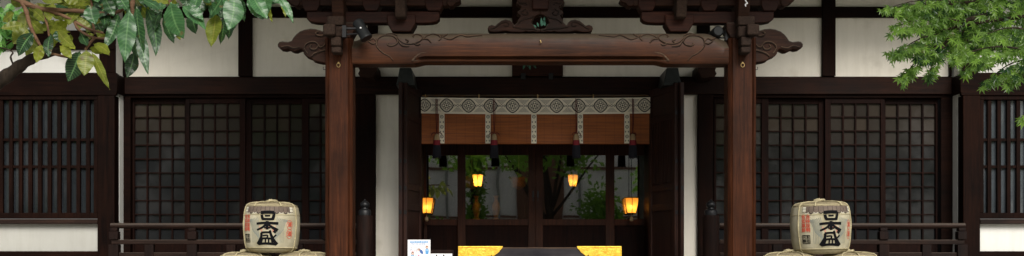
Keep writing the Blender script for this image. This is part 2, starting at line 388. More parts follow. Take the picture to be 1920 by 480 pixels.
def tag(o, label=None, cat=None, group=None, kind=None):
    if label: o['label'] = label
    if cat: o['category'] = cat
    if group: o['group'] = group
    if kind: o['kind'] = kind
    return o
def empty(name, loc=(0,0,0), label=None, cat=None, group=None):
    o = bpy.data.objects.new(name, None); COL.objects.link(o); o.location = loc; o.empty_display_size = .2
    return tag(o, label, cat, group)
def copy_tree(o, parent=None, keep=None):
    c = o.copy(); COL.objects.link(c); c.parent = parent
    for ch in [x for x in bpy.data.objects if x.parent == o and (keep is None or x in keep)]: copy_tree(ch, c)
    return c
def ppts(pts, ox, oy, sc, d): return [(X(ox + a/sc, d), Z(oy + b/sc, d)) for a, b in pts]
def smooth_path(pts, k=4):
    out = []
    n = len(pts)
    P_ = [Vector(p) for p in pts]
    for i in range(n-1):
        p0, p1, p2, p3 = P_[max(i-1, 0)], P_[i], P_[i+1], P_[min(i+2, n-1)]
        for j in range(k):
            t = j/k
            out.append(.5*((2*p1) + (p2-p0)*t + (2*p0-5*p1+4*p2-p3)*t*t + (3*p1-p0-3*p2+p3)*t**3))
    out.append(P_[-1]); return out
def text_geo(s, size):
    cu = bpy.data.curves.new('glyphs', 'FONT'); cu.body = s; cu.size = size; cu.align_x = 'CENTER'; cu.align_y = 'CENTER'
    cu.resolution_u = 3
    o = bpy.data.objects.new('glyphs', cu); COL.objects.link(o)
    dg = bpy.context.evaluated_depsgraph_get(); dg.update()
    me = o.evaluated_get(dg).to_mesh()
    v = [tuple(p.co) for p in me.vertices]; f = [tuple(p.vertices) for p in me.polygons]
    o.evaluated_get(dg).to_mesh_clear()
    bpy.data.objects.remove(o); bpy.data.curves.remove(cu)
    return v, f

# ------------------------------------------------------------------ distances of the main planes
DW, DG, DP = 15.0, 14.7, 12.65       # hall wall, wing wall, portico
AX = 0.0
XL, XR = X(218, DG), X(1802, DG)     # inner faces of the wings
YW = Y(DW)

# ================================================================== SETTING
g = MB(); g.box(-90, 90, -90, 90, -.3, 0)
tag(g.build('ground', 'gravel', smooth=0), kind='structure')
g = MB(); g.box(-4.6, 4.7, -1.9, 1.0, 0.004, .45); g.box(-5, 5.1, -2.35, -1.902, .004, .16); g.box(-4.8, 4.9, -2.13, -1.901, .1605, .30)
tag(g.build('stone_terrace', 'stone', bevel=.015), kind='structure')

# ================================================================== SHRINE HALL
hall = empty('shrine_hall', (0, YW, 0), 'long white plastered shrine hall with black timber framing and lattice windows', 'shrine hall')
zn0, zn1 = Z(178, DW), Z(147, DW)          # main head beam
zu0, zu1 = Z(34, DW), Z(14, DW)            # upper beam
zt = 5.45
doorL, doorR = X(789, DW), X(1218, DW)
# plaster
m = MB()
m.box(XL, XR, YW, YW+.14, zn0, zt)
m.box(X(668, DW), doorL - .002, YW, YW+.14, .9, zn0-.002)
m.box(doorR + .002, X(1335, DW), YW, YW+.14, .9, zn0-.002)
m.build('plaster_wall', 'plaster', hall)
# wing walls
for s, xi, xo in ((-1, XL, -9.6), (1, XR, 9.7)):
    w = MB(); yg = Y(DG)
    w.box(xi, xo, yg, yg+.12, Z(137, DG), zt)
    w.box(xi, xi + s*.12, yg+.121, YW+.5, .9, zt)      # return wall towards the lattice windows
    w.build('wing_wall', 'plaster_low', hall)
    w = MB(); w.box(xi, xo, yg+.001, yg+.12, Z(480, DG)-.5, Z(414, DG)); w.build('dado_panel', 'plaster_shaded' if s < 0 else 'plaster_low', hall)  # left panel's shade is put into a darker plaster colour
    b = MB()
    b.box(xi - s*.02, xo, yg-.06, yg, Z(180, DG), Z(137.5, DG))     # head beam
    b.box(xi - s*.03, xi - s*.0, yg-.0602, YW+.0, Z(178, DG)+.02, Z(140, DG))   # its return
    b.box(xi, xo, yg-.045, yg, Z(94, DG), Z(58, DG))
    b.box(xi, xo, yg-.05, yg, .95, Z(471, DG))
    b.build('wing_beam', 'hall_timber_X', hall, bevel=.006)
    lb = MB(); lb.box(xi + s*.2, xo, yg-.085, yg, Z(420, DG), Z(411, DG)); lb.build('window_ledge', 'rail_timber', hall, bevel=.005)
    p = MB(); x0 = xi - s*.002
    p.box(x0, xi + s*.205, yg-.075, yg+.1, .45, Z(182, DG)+.01); p.box(xi, xi+s*.2, yg-.03, yg, Z(137, DG), zt)
    p.build('corner_post', 'hall_timber_Z', hall, bevel=.008)
    # barred window
    fr = MB(); wx0 = xi + s*.207; wx1 = xi + s*4.2
    zt0, zb0 = Z(180, DG), Z(410, DG)
    fr.box(wx0, wx1, yg-.04, yg+.08, zt0-.05, zt0-.001); fr.box(wx0, wx1, yg-.04, yg+.08, zb0+.001, zb0+.07)
    fr.box(wx0, wx0+s*.055, yg-.038, yg+.08, zb0+.071, zt0-.051)
    for xm in (1.36, 2.72): fr.box(wx0+s*xm, wx0+s*(xm+.06), yg-.038, yg+.08, zb0+.071, zt0-.051)
    fo = fr.build('barred_window', 'hall_timber_Z', hall, bevel=.004)
    br = MB(); xx = .11
    while xx < 3.9:
        br.box(wx0+s*xx, wx0+s*(xx+.044), yg-.02, yg+.02, zb0+.071, zt0-.051); xx += .117
    for py in (262, 312.5): br.box(wx0+s*.056, wx1, yg-.008, yg+.03, Z(py+2.5, DG), Z(py-2.5, DG))
    bo = br.build('window_bars', 'hall_timber_Z', fo)
    gl = MB(); gl.box(wx0+s*.03, wx1, yg+.032, yg+.04, zb0+.03, zt0-.03); gl.tone = {i_: 0.0 for i_ in range(8)}; gl.build('pane', 'wing_glass' if s < 0 else 'wing_glass_pale', fo)
# frame of the hall wall
b = MB()
b.box(XL, XR, YW-.07, YW, zn0, zn1); b.box(XL, XR, YW-.035, YW, zn1-.012, zn1+.018)
b.build('head_beam', 'head_timber', hall, bevel=.008)
b = MB(); b.box(XL, XR, YW-.05, YW, zu0, zu1); b.build('upper_beam', 'hall_timber_X', hall, bevel=.006)
for a, c in ((448.5, 474), (1540, 1564.5), (690, 709), (1306, 1330)):
    p = MB(); p.box(X(a, DW), X(c, DW), YW-.062, YW, zn1+.02, zt); p.build('upper_post', 'hall_timber_Z', hall, bevel=.005)
for a, c in ((209, 222), (1784, 1800)):
    p = MB(); p.box(X(a+14, DW) if a < 900 else X(a-6, DW), X(c+16, DW) if a < 900 else X(c-18, DW), YW-.055, YW, zn1+.02, zt); p.build('upper_post', 'hall_timber_Z', hall, bevel=.005)
for a, c in ((668, 705), (1307, 1336)):
    p = MB(); p.box(X(a, DW), X(c, DW), YW-.075, YW+.1, .45, zn0-.001); p.build('wall_post', 'hall_timber_Z', hall, bevel=.01)
# boarded centre panel over the doors with painted carving
p = MB(); p.box(X(960, DW), X(1055, DW), YW-.08, YW, zn1+.019, zt); cb = p.build('centre_board', 'bracket_red', hall, bevel=.006)
for px in (981, 1033):
    q = MB(); q.box(X(px-4.5, 14.9), X(px+4.5, 14.9), YW-.1, YW-.08, Z(148.5, 14.9), Z(137, 14.9)); q.build('metal_plate', 'lamp_metal', cb, bevel=.003)
def leaf_plate(mb, cx, cz, y, L_, W_, ang, mat=None):
    pts = []
    for t, w in ((0, .15), (.3, .9), (.6, 1), (.85, .5), (1, 0)): pts.append((t*L_, w*W_/2))
    pts = pts + [(a, -b) for a, b in pts[-2::-1]]
    ca, sa = math.cos(ang), math.sin(ang)
    mb.prism([(cx + a*ca - b*sa, cz + a*sa + b*ca) for a, b in pts], y-.012, y, mat)
q = MB()
for px, py, an in ((985, 118, -110), (992, 118, -80), (999, 117, -60), (990, 112, -95), (1003, 112, -90)):
    leaf_plate(q, X(px, 14.9), Z(py, 14.9), YW-.082, .085, .026, R(an))
q.build('painted_carving', 'carved_green', cb)
# lattice screens
def screen(px0, px1, xg0, xg1, depth):
    """sliding lattice door; glass between xg0 and xg1 (pixels at the wall)"""
    y = YW + depth
    zt_, zb_ = Z(184, DW), 1.0
    f = MB()
    f.box(X(px0, DW), X(xg0, DW), y-.02, y+.02, zb_, zt_); f.box(X(xg1, DW), X(px1, DW), y-.02, y+.02, zb_, zt_)
    f.box(X(xg0, DW), X(xg1, DW), y-.02, y+.02, Z(194, DW), zt_); f.box(X(xg0, DW), X(xg1, DW), y-.02, y+.02, zb_, Z(455, DW))
    so = f.build('lattice_screen', 'door_timber_Z', hall, bevel=.003)
    l = MB(); n = 4; w = (xg1 - xg0)/n
    for i in range(1, n):
        c = xg0 + i*w; l.box(X(c-1.45, DW), X(c+1.45, DW), y-.014, y+.012, Z(455, DW), Z(194, DW))
    for k in range(1, 10):
        py = 193 + 26.1*k; l.box(X(xg0, DW), X(xg1, DW), y-.0105, y+.010, Z(py+1.1, DW), Z(py-1.1, DW))
    l.build('lattice', 'door_timber_Z', so)
    gm = MB()
    for i in range(4):                       # every pane sits a little differently in its rebate
        for k in range(10):
            xa, xb = X(xg0+i*w, DW), X(xg0+(i+1)*w, DW); za, zb2 = Z(193+26.1*(k+1), DW), Z(193+26.1*k, DW)
            t1, t2 = rnd.gauss(0, .00012), rnd.gauss(0, .00012); yy = y+.0145
            wt = [.85, .75, .45, .12][k]*rnd.uniform(.5, 1.1) if k < 4 else rnd.uniform(0, .06)  # top rows painted warmer, as if warmly lit
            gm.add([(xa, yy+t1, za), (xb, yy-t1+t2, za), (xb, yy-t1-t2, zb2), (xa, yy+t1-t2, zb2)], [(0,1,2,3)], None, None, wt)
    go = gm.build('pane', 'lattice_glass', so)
SCR = [(246, 352, 250, 344, .07), (348, 460, 355.5, 449, .02), (452, 572, 470, 564.5, .07), (566, 668, 579, 664, .02)]
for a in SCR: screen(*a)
mir = lambda p: 2007 - p
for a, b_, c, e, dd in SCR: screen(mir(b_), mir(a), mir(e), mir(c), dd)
for x0, x1 in ((XL, X(668, DW)), (X(1336, DW), XR)):
    fr = MB(); fr.box(x0, x1, YW-.03, YW+.12, Z(184, DW)+.001, zn0-.001); fr.box(x0, x1, YW-.03, YW+.12, .5, .999)
    if x0 == XL: fr.box(XL, X(246, DW)-.001, YW-.028, YW+.12, .95, Z(184, DW)+.02)
    else: fr.box(X(1763, DW), XR, YW-.028, YW+.12, .95, Z(184, DW)+.02)
    fr.build('screen_frame', 'hall_timber_X', hall, bevel=.005)
# doorway: reveals, glazed sliding doors
DGL = 15.55; yg2 = Y(DGL)
rv = MB()
rv.box(doorL, doorL-.05, YW-.03, yg2+.1, .9, zn0-.002, None); rv.box(doorR, doorR+.05, YW-.03, yg2+.1, .9, zn0-.002)
rv.box(doorL, doorR, YW+.142, yg2+.1, zn0, zn0+.08)
rv.build('door_reveal', 'door_timber_Z', hall, bevel=.004)
zpt, zpb = Z(291, DGL), Z(411, DGL)
DOORS = [(789, 873, 800, 857.5), (858, 1004, 873, 990.5), (1004, 1152, 1018, 1135.5), (1136, 1219, 1152, 1212)]
for i, (a, c, g0, g1) in enumerate(DOORS):
    f = MB(); off = 0.0 if i in (1, 2) else .045; y = yg2 + off
    A = lambda px: X(px, DGL)
    a2, c2 = A(a)+.001, A(c)-.001
    f.box(a2, A(g0), y-.02, y+.02, 1.0, zn0); f.box(A(g1), c2, y-.02, y+.02, 1.0, zn0)
    f.box(A(g0), A(g1), y-.02, y+.02, zpt, Z(262, DGL)); f.box(A(g0), A(g1), y-.02, y+.02, zpb-.08, zpb)
    f.box(A(g0), A(g1), y-.02, y+.02, 1.0, 1.119); f.box(A(g0), A(g1), y-.02, y+.02, Z(262, DGL)+.001, zn0)
    fo = f.build('glazed_door', 'glazing_timber', hall, bevel=.003)
    lp = MB(); lp.box(A(g0), A(g1), y-.008, y+.008, 1.12, zpb-.081); lp.build('lower_panel', 'door_timber_Z', fo)
    gm = MB(); gm.box(A(g0), A(g1), y-.003, y+.003, zpb, zpt); gm.build('pane', 'door_glass', fo)
    if i in (1, 2):
        hx = A(999.5) if i == 1 else A(1008.5)
        h = MB(); h.box(hx-.012, hx+.012, y-.027, y-.0202, Z(371, DGL), Z(358, DGL)); h.box(hx-.008, hx+.008, y-.027, y-.0202, Z(377, DGL), Z(373, DGL))
        h.build('handle', 'iron', fo, bevel=.004)
# folding board doors swung open
def leaf_door(hx, hy, tx, ty, th, name='folding_door'):
    d = Vector((tx-hx, ty-hy, 0)); L_ = d.length; d.normalize()
    n = Vector((-d.y, d.x, 0))
    if n.x * (-1 if hx > 0 else 1) < 0: n = -n         # towards the doorway
    z0, z1 = 1.0, Z(171, DW)
    O = Vector((hx, hy, 0))
    def bx(mb, s0, s1, n0, n1, za, zb):
        c = [O + d*s + n*k + Vector((0,0,z)) for z in (za, zb) for k in (n0, n1) for s in (s0, s1)]
        mb.add(c, [(0,2,3,1), (4,5,7,6), (0,1,5,4), (2,6,7,3), (0,4,6,2), (1,3,7,5)])
    f = MB()
    st = .075
    bx(f, 0, st, -th/2, th/2, z0, z1); bx(f, L_-st, L_, -th/2, th/2, z0, z1)
    for za, zb in ((z1-.09, z1), (z1-.42, z1-.35), (Z(395, 14.6), Z(383, 14.6)), (Z(358, 14.6), Z(346, 14.6)), (z0, z0+.1)):
        bx(f, st+.0005, L_-st-.0005, -th/2+.003, th/2-.003, za, zb)
    bx(f, st+.0005, L_-st-.0005, -.006, .006, z0+.1, z1-.09)
    o = f.build(name, 'leaf_timber', hall, bevel=.003)
    s = MB(); k = st + .03
    while k < L_-st-.02:
        bx(s, k, k+.022, .0065, th/2-.006, Z(344, 14.6), z1-.421); k += .046
    s.build('slats', 'leaf_timber', o)
    for py in (210, 300, 350, 395):
        h = MB(); bx(h, L_+.0005, L_+.006, -.018, .018, Z(py+7, 14.4), Z(py, 14.4))
        h.build('hinge', 'iron', o)
    return o
leaf_door(doorL-.002, YW-.04, X(760, 14.26), Y(14.26), .045); leaf_door(doorL-.055, YW-.04, X(750.5, 14.22), Y(14.22), .045)
leaf_door(doorR+.002, YW-.04, X(1268.5, 14.26), Y(14.26), .045); leaf_door(doorR+.055, YW-.04, X(1279.5, 14.22), Y(14.22), .045)
# bronze pivot shoes above the door leaves, carved nosings beside them
for a in (760, 1261):
    q = MB(); d = 14.3
    pr = [(a-11, 127), (a+11, 127), (a+12, 134), (a+15, 150), (a+18, 160), (a-18, 160), (a-15, 150), (a-12, 134)]
    q.prism([(X(px, d), Z(py, d)) for px, py in pr], Y(d), YW-.08)
    q.build('pivot_shoe', 'bronze', hall, bevel=.01)
for a, s in ((690, 1), (1325, -1)):
    q = MB(); d = 14.55
    pr = [(-20, 122), (16, 122), (17, 133), (13, 139), (10, 145), (0, 147), (-8, 144), (-14, 145), (-19, 138), (-16, 132)]
    q.prism([(X(a + s*px, d), Z(py, d)) for px, py in pr], Y(d), YW-.001)
    q.build('carved_nosing', 'bracket_timber', hall, bevel=.008)
# interior shell
it = MB()
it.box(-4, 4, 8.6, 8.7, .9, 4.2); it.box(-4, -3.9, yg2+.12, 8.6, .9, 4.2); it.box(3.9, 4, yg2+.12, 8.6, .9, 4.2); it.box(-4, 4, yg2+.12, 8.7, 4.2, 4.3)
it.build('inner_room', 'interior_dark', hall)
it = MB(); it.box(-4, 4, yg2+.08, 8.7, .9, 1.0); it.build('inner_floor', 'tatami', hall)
# veranda and roof
v = MB()
n = 0; yy = 1.0
while yy < YW-.05: v.box(XL+.01, XR-.01, yy, yy+.128, .93, 1.0); yy += .131
v.box(XL+.01, XR-.01, 1.03, 1.15, .62, .929)
v.build('veranda_floor', 'floor_boards', hall, bevel=.003)
rf = MB()
def slab(mb, x0, x1, y0, z0, y1, z1, t, mat=None):
    mb.add([(x0,y0,z0), (x1,y0,z0), (x1,y1,z1), (x0,y1,z1), (x0,y0,z0+t), (x1,y0,z0+t), (x1,y1,z1+t), (x0,y1,z1+t)],
           [(0,3,2,1), (4,5,6,7), (0,1,5,4), (1,2,6,5), (2,3,7,6), (3,0,4,7)], mat)
slab(rf, -10.2, 10.2, .75, 4.85, 9, 8.55, .16)
rf.build('roof', 'roof_copper', hall)
ra = MB(); k = -10.0
while k < 10: slab(ra, k, k+.07, .85, 4.79, 2.6, 5.575, .085); k += .24
ra.build('rafters', 'roof_boards', hall)

# ================================================================== PORTICO
por = empty('entrance_portico', (0, 0, .45), 'reddish timber entrance porch with two square pillars and a carved rainbow beam', 'portico')
XA = X(1013.5, DP)                      # its axis
ztop = Z(76, DP)
for a, c in ((609, 660.5), (1366, 1418.5)):
    x0, x1 = X(a, DP), X(c, DP); w = x1-x0; cx = .5*(x0+x1); h = w/2; ch = .028
    pr = [(-h+ch, -h), (-h+ch+.010, -h+.011), (-h+ch+.02, -h), (h-ch-.02, -h), (h-ch-.010, -h+.011), (h-ch, -h), (h-.012, -h+.012), (h, -h+ch), (h, h-ch), (h-ch, h), (-h+ch, h), (-h, h-ch), (-h, -h+ch), (-h+.012, -h+.012)]
    p = MB(); n = len(pr); zs = [.56 + (ztop-.56)*i/6 for i in range(7)]
    vv = [(cx+x, y, z) for z in zs for x, y in pr]
    ff = [(i*n+k, i*n+(k+1) % n, (i+1)*n+(k+1) % n, (i+1)*n+k) for i in range(6) for k in range(n)] + [tuple(range(n-1,-1,-1)), tuple(range(6*n, 7*n))]
    p.add(vv, ff)
    po = p.build('pillar', 'portico_timber_Z', por, smooth=25)
    q = MB(); q.box(cx-.22, cx+.22, -.22, .22, .42, .56); q.build('plinth_stone', 'stone', po, bevel=.03)
    r_ = MB()
    yy = -h-.006; zc = Z(127.5, DP)
    r_.tube([(cx+.018*math.cos(t*PI/6), yy-.004, zc+.022*math.sin(t*PI/6)) for t in range(13)], .004, 6)
    r_.box(cx-.008, cx+.008, yy-.01, -h, zc+.015, zc+.032)
    r_.build('iron_ring', 'brass', po)
    lx = x0-.001 if a < 900 else x1+.001; sg = -1 if a < 900 else 1
    hk = MB(); hk.tube([(lx-sg*.01, -.05, Z(133, DP)), (lx+sg*.03, -.05, Z(133, DP)), (lx+sg*.03, -.05, Z(128, DP))], .004, 6); hk.build('hook', 'iron', po)
# rainbow beam, lofted along x
bx0, bx1 = X(659.5, DP)+.002, X(1367, DP)-.002
def sstep(a, b, x):
    t = max(0, min(1, (x-a)/(b-a))); return t*t*(3-2*t)
def beam_sec(x):
    s = abs(x - XA); hw = (bx1-bx0)/2
    zt_ = Z(64.5, DP) - .075*sstep(hw-.27, hw, s)**1.3
    c = 1 - sstep(1.20, 1.34, s)                                   # chamfered brow under the middle
    zb_ = Z(124.5, DP) + .020*c
    e = .055*sstep(hw-.16, hw, s)
    pts = [(.13-.03*c, zb_), (-.13+.035*c, zb_), (-.138+.022*c, zb_+.008), (-.142+.018*c, zb_+.026), (-.143+.060*c, zb_+.031), (-.146+.056*c, zb_+.046), (-.149+.004*c, zb_+.060),
           (-.152, zb_+.10), (-.155, zb_+.16), (-.150+e*.3, zt_-.085), (-.138+e*.6, zt_-.055), (-.112+e, zt_-.026), (-.07+e*.5, zt_-.007), (0, zt_), (.07, zt_-.007), (.112, zt_-.026), (.14, zt_-.06), (.15, zt_-.1), (.15, zb_+.1)]
    return pts
st = [bx0 + (bx1-bx0)*i/140 for i in range(141)]
p = MB(); n = 19
vv = [(x, y, z) for x in st for y, z in beam_sec(x)]
ff = [(i*n+k, (i+1)*n+k, (i+1)*n+(k+1) % n, i*n+(k+1) % n) for i in range(140) for k in range(n)] + [tuple(range(n)), tuple(range(141*n-1, 140*n-1, -1))]
p.add(vv, ff)
beam = p.build('rainbow_beam', 'beam_timber', por, smooth=35)
def beam_y(x, z):
    pts = beam_sec(x)[6:14]
    for (y0, z0), (y1, z1) in zip(pts, pts[1:]):
        if z0 <= z <= z1: return y0 + (y1-y0)*(z-z0)/(z1-z0+1e-9)
    return -.15
VINES = [[(150,478), (120,445), (85,428), (50,400), (27,370), (25,335), (42,305), (85,288), (140,291), (172,312), (182,340), (160,362), (125,368), (106,358), (112,346)],
 [(178,300), (200,328), (240,350), (300,350), (348,330), (368,302), (348,281), (312,277), (295,292), (305,300)],
 [(366,322), (398,292), (440,275), (485,284), (506,308), (490,328)],
 [(495,288), (540,310), (580,318), (620,298), (660,283), (700,296), (760,291), (815,285)],
 [(180,292), (160,278), (130,268), (90,275)], [(500,285), (530,292), (556,272)], [(372,318), (410,318), (435,345)], [(188,330), (215,365), (270,372)],
 [(22,335), (0,312), (-30,322), (-62,300), (-40,325)], [(25,340), (-5,352), (-40,330)], [(300,348), (330,362), (352,352)], [(240,350), (262,330), (240,318)]]
for side in (1, -1):
    q = MB()
    for vn in VINES:
        pts = []
        for a, b_ in smooth_path([(a, b_, 0) for a, b_ in vn], 4) and [(p_.x, p_.y) for p_ in smooth_path([(a, b_, 0) for a, b_ in vn], 4)]:
            x = X(700 + a/4, DP); z = Z(b_/4, DP)
            if side < 0: x = 2*XA - x
            x = min(max(x, bx0+.01), bx1-.01)
            pts.append((x, beam_y(x, z)+.001, z))
        k = len(pts)
        rr = [.0108*(.35 + .65*math.sin(PI*min(1, (i+.6)/k*.9))) for i in range(k)]
        q.tube(pts, rr, 7, 'carving_dark')
        q.tube([(a, b_-.0045, c+.006) for a, b_, c in pts], [r_*.55 for r_ in rr], 5, 'carving_edge')
    q.build('vine_carving', 'carving_dark', beam)
    # curled brow where the chamfer ends
    q = MB()
    br = [(292,478), (310,455), (335,432), (365,418), (400,413)]
    pts = []
    for p_ in smooth_path([(a, b_, 0) for a, b_ in br], 3):
        x = X(700 + p_.x/4, DP); z = Z(p_.y/4, DP)
        if side < 0: x = 2*XA - x
        pts.append((x, -.148, z))
    q.tube(pts, [.012*(1-.7*i/len(pts)) for i in range(len(pts))], 6); q.build('brow_carving', 'carving_edge', beam)
hk = MB(); hx = X(1013, DP); hk.tube([(hx, -.15, Z(81, DP)), (hx, -.18, Z(82, DP)), (hx+.008, -.185, Z(86, DP)), (hx-.008, -.18, Z(87, DP))], .005, 6); hk.build('hook', 'brass', beam)
# side nosings with scrolls
NOSE = [(450,256), (425,250), (400,240), (360,229), (320,226), (280,232), (240,247), (213,268), (192,293), (176,318), (150,326), (128,324), (108,321), (85,326), (73,343), (74,362), (92,380), (125,386), (152,378), (165,388), (185,397), (208,399), (232,388), (254,381), (266,398), (268,416), (286,436), (308,446), (328,450), (338,466), (362,475), (400,482), (450,490)]
CURL = [[(430,350), (415,368), (392,372), (380,355), (360,335), (325,332), (290,348), (276,375), (285,400), (300,420)], [(380,360), (365,385), (335,388), (318,372), (330,352)], [(440,262), (410,285), (375,282), (360,265), (385,255)], [(100,372), (150,362), (190,378), (240,372)], [(440,395), (400,402), (350,420), (330,440)]]
for side in (1, -1):
    fx = (lambda x: x) if side > 0 else (lambda x: 2*XA - x)
    q = MB(); pts = [(fx(x), z) for x, z in ppts(NOSE, 500, 0, 4, DP)]
    q.prism(pts, -.085, .085); no = q.build('end_nosing', 'bracket_timber', por, bevel=.012)
    q = MB()
    for c in CURL:
        pp = smooth_path([(fx(X(500 + a/4, DP)), -.088, Z(b_/4, DP)) for a, b_ in c], 4)
        q.tube(pp, [.010*(.4 + .6*math.sin(PI*(i+.5)/len(pp))) for i in range(len(pp))], 6, 'carving_dark')
        q.tube([(p_.x, p_.y-.004, p_.z+.010) for p_ in pp], .0045, 5, 'carving_edge')
    q.build('scroll_carving', 'carving_dark', no)
# bracket sets above the pillars
def block(mb, cx, half_t, half_b, zt_, zb_, y0, y1, mat=None):
    """bearing block: upright upper half, hollowed taper below"""
    zm = zb_ + .5*(zt_-zb_)
    d_ = half_t - half_b
    pr = [(cx-half_b, zb_), (cx+half_b, zb_), (cx+half_b+d_*.25, zb_+.25*(zm-zb_)), (cx+half_b+d_*.62, zb_+.62*(zm-zb_)+.0), (cx+half_t, zm), (cx+half_t, zt_), (cx-half_t, zt_), (cx-half_t, zm), (cx-half_b-d_*.62, zb_+.62*(zm-zb_)), (cx-half_b-d_*.25, zb_+.25*(zm-zb_))]
    mb.prism(pr, y0, y1, mat)
for side in (1, -1):
    fx = (lambda px: X(px, DP)) if side > 0 else (lambda px: 2*XA - X(px, DP))
    br = empty('bracket_set', (0,0,0)); br.parent = por; br.location = (0, 0, -.45)
    def B(name, mb, mat, bev=.008): return mb.build(name, mat, br, bevel=bev)
    # lower arm with rounded ends
    q = MB(); z = lambda py: Z(py, DP)
    arm = [(573, 24), (573, 38), (578, 42.5), (590, 45), (606, 46), (795, 46), (810, 45), (818, 43), (823, 38), (823, 24)]
    q.prism([(fx(a), z(b_)) for a, b_ in arm], -.075, .075); B('bracket_arm', q, 'bracket_red')
    q = MB()
    arm = [(540, -16), (540, 2), (548, 6), (552, 11), (562, 13), (835, 13.5), (846, 11), (851, 6), (858, 2), (858, -16)]
    q.prism([(fx(a), z(b_)) for a, b_ in arm], -.08, .08); B('upper_arm', q, 'bracket_timber')
    for a in (537, 861):
        q = MB(); sg = -1 if a < 700 else 1
        pr = [(0,-8), (6,-3), (9,3), (4,8), (-2,9), (-6,14), (-13,15), (-18,10), (-18,-8)]
        q.prism([(fx(a - 6 + sg*0 + (k if sg > 0 else 12-k)), z(b_)) for k, b_ in pr], -.1, .1)
        B('carved_tip', q, 'bracket_timber')
    for a in (581.5, 695, 813):
        q = MB(); block(q, fx(a), .092, .062, z(3), z(23.7), -.10, .10); B('bearing_block', q, 'bracket_red')
    q = MB(); block(q, fx(752), .150, .098, z(31.5), z(63.5), -.12, .12); B('large_block', q, 'bracket_red', .01)
    q = MB(); block(q, fx(637), .150, .105, z(46.5), z(75.5), -.13, .13); B('large_block', q, 'bracket_timber', .01)
    # forward noses
    q = MB()
    pr = [(-.30, z(-6)), (-.32, z(8)), (-.29, z(16)), (-.27, z(30)), (-.24, z(41)), (.1, z(41)), (.1, z(-6))]
    xc = fx(752); q.add([(xc-.055, y, zz) for y, zz in pr] + [(xc+.055, y, zz) for y, zz in pr], [tuple(range(7)), tuple(range(13, 6, -1))] + [(i, i+7, (i+1) % 7+7, (i+1) % 7) for i in range(7)])
    B('forward_nose', q, 'bracket_grey', .012)
    q = MB()
    xc = fx(636)
    q.add([(xc-.06, y, zz) for y, zz in pr] + [(xc+.06, y, zz) for y, zz in pr], [tuple(range(7)), tuple(range(13, 6, -1))] + [(i, i+7, (i+1) % 7+7, (i+1) % 7) for i in range(7)])
    B('forward_nose', q, 'bracket_timber', .012)
    # nosing that crosses the pillar head, carved into three lobes
    q = MB(); xc = fx(634); xs = .002
    q.box(fx(617), fx(648), -.30, .1, z(58), z(40)); q.box(fx(612), fx(634.5), -.40, -.302, z(79), z(58.5))
    q.box(fx(617), fx(648), -.302, -.158, z(79.5), z(59)); q.box(fx(625), fx(644), -.345, -.158, z(97), z(80)); q.box(fx(625.5), fx(643.5), -.325, -.157, z(109.5), z(97.2))
    B('pillar_nose', q, 'bracket_grey', .016)
if True:
    hk = MB(); d = 12.3
    hk.tube(smooth_path([P(1402, -4, d), P(1404, 2, d), P(1407, 6, d), P(1403, 8, d), P(1404, 12, d)], 4), .006, 6); hk.build('hook', 'paper_white', por)
# purlin, rafters and roof of the porch
q = MB(); q.box(XA-3.3, XA+3.3, -.10, .10, Z(-16, DP)+.001, Z(-16, DP)+.16); q.build('purlin', 'portico_timber_X', por, bevel=.01)
q = MB(); slab(q, XA-3.6, XA+3.6, -1.5, 4.80, 2.3, 6.25, .15); q.build('roof', 'roof_copper', por)
q = MB(); k = XA-3.5
while k < XA+3.5: slab(q, k, k+.07, -1.4, 4.745, 2.2, 6.118, .085); k += .2
q.build('rafters', 'roof_boards', por)
# frog-leg strut standing on the beam
KH = [(338,-8), (275,-8), (205,-6), (207,10), (200,22), (214,38), (230,44), (226,62), (212,70), (205,84), (226,96), (216,114), (206,136), (190,150), (182,136), (166,122), (141,117), (115,125), (96,140), (82,152), (62,147), (46,154), (39,170), (48,184), (66,189), (105,189), (122,184), (140,182), (158,185), (172,189), (240,190), (258,184), (275,189), (300,186), (318,190), (338,188)]
HOLE = [(338,172), (312,168), (300,150), (288,136), (296,118), (304,104), (322,92), (338,88)]
kae = empty('frog_leg_strut', (0,0,-.45)); kae.parent = por
q = MB()
for side in (1, -1):
    pts = []
    for a, b_ in KH + HOLE:
        x = X(900 + a/3, DP); z = Z(b_/3, DP)
        x = x + (XA - X(900 + 338/3, DP))
        pts.append((x if side > 0 else 2*XA - x, z))
    q.prism(pts, -.075, .075)
q.build('carved_board', 'bracket_timber', kae, bevel=.008)
q = MB(); q.box(XA-.084, XA+.084, -.12, -.0755, Z(21.5, DP), Z(2, DP)); q.build('bearing_block', 'bracket_red', kae, bevel=.01)
q = MB()
for a, b_, an, l in ((347, 150, 90, .09), (352, 150, 75, .07), (360, 130, 80, .07), (368, 150, 100, .065), (332, 155, 110, .05), (320, 158, 150, .05), (375, 155, 40, .05)):
    leaf_plate(q, X(900 + a/3, DP), Z(b_/3, DP), -.02, l, .022, R(an))
q.build('painted_carving', 'carved_green', kae)
q = MB()
for s in (1, -1):
    for c in ([(60,172), (80,165), (100,150), (130,135), (155,135), (160,150), (145,158), (132,150)], [(255,60), (235,75), (240,90), (262,92), (270,80), (258,75)], [(215,140), (240,120), (280,112), (300,100)], [(215,20), (230,30), (250,25), (262,35)], [(180,160), (230,170), (290,172), (320,180)]):
        pp = smooth_path([(XA + s*(X(900+a/3, DP) - X(900+338/3, DP)), -.077, Z(b_/3, DP)) for a, b_ in c], 3)
        q.tube(pp, .007, 6)
q.build('scroll_carving', 'carving_dark', kae)

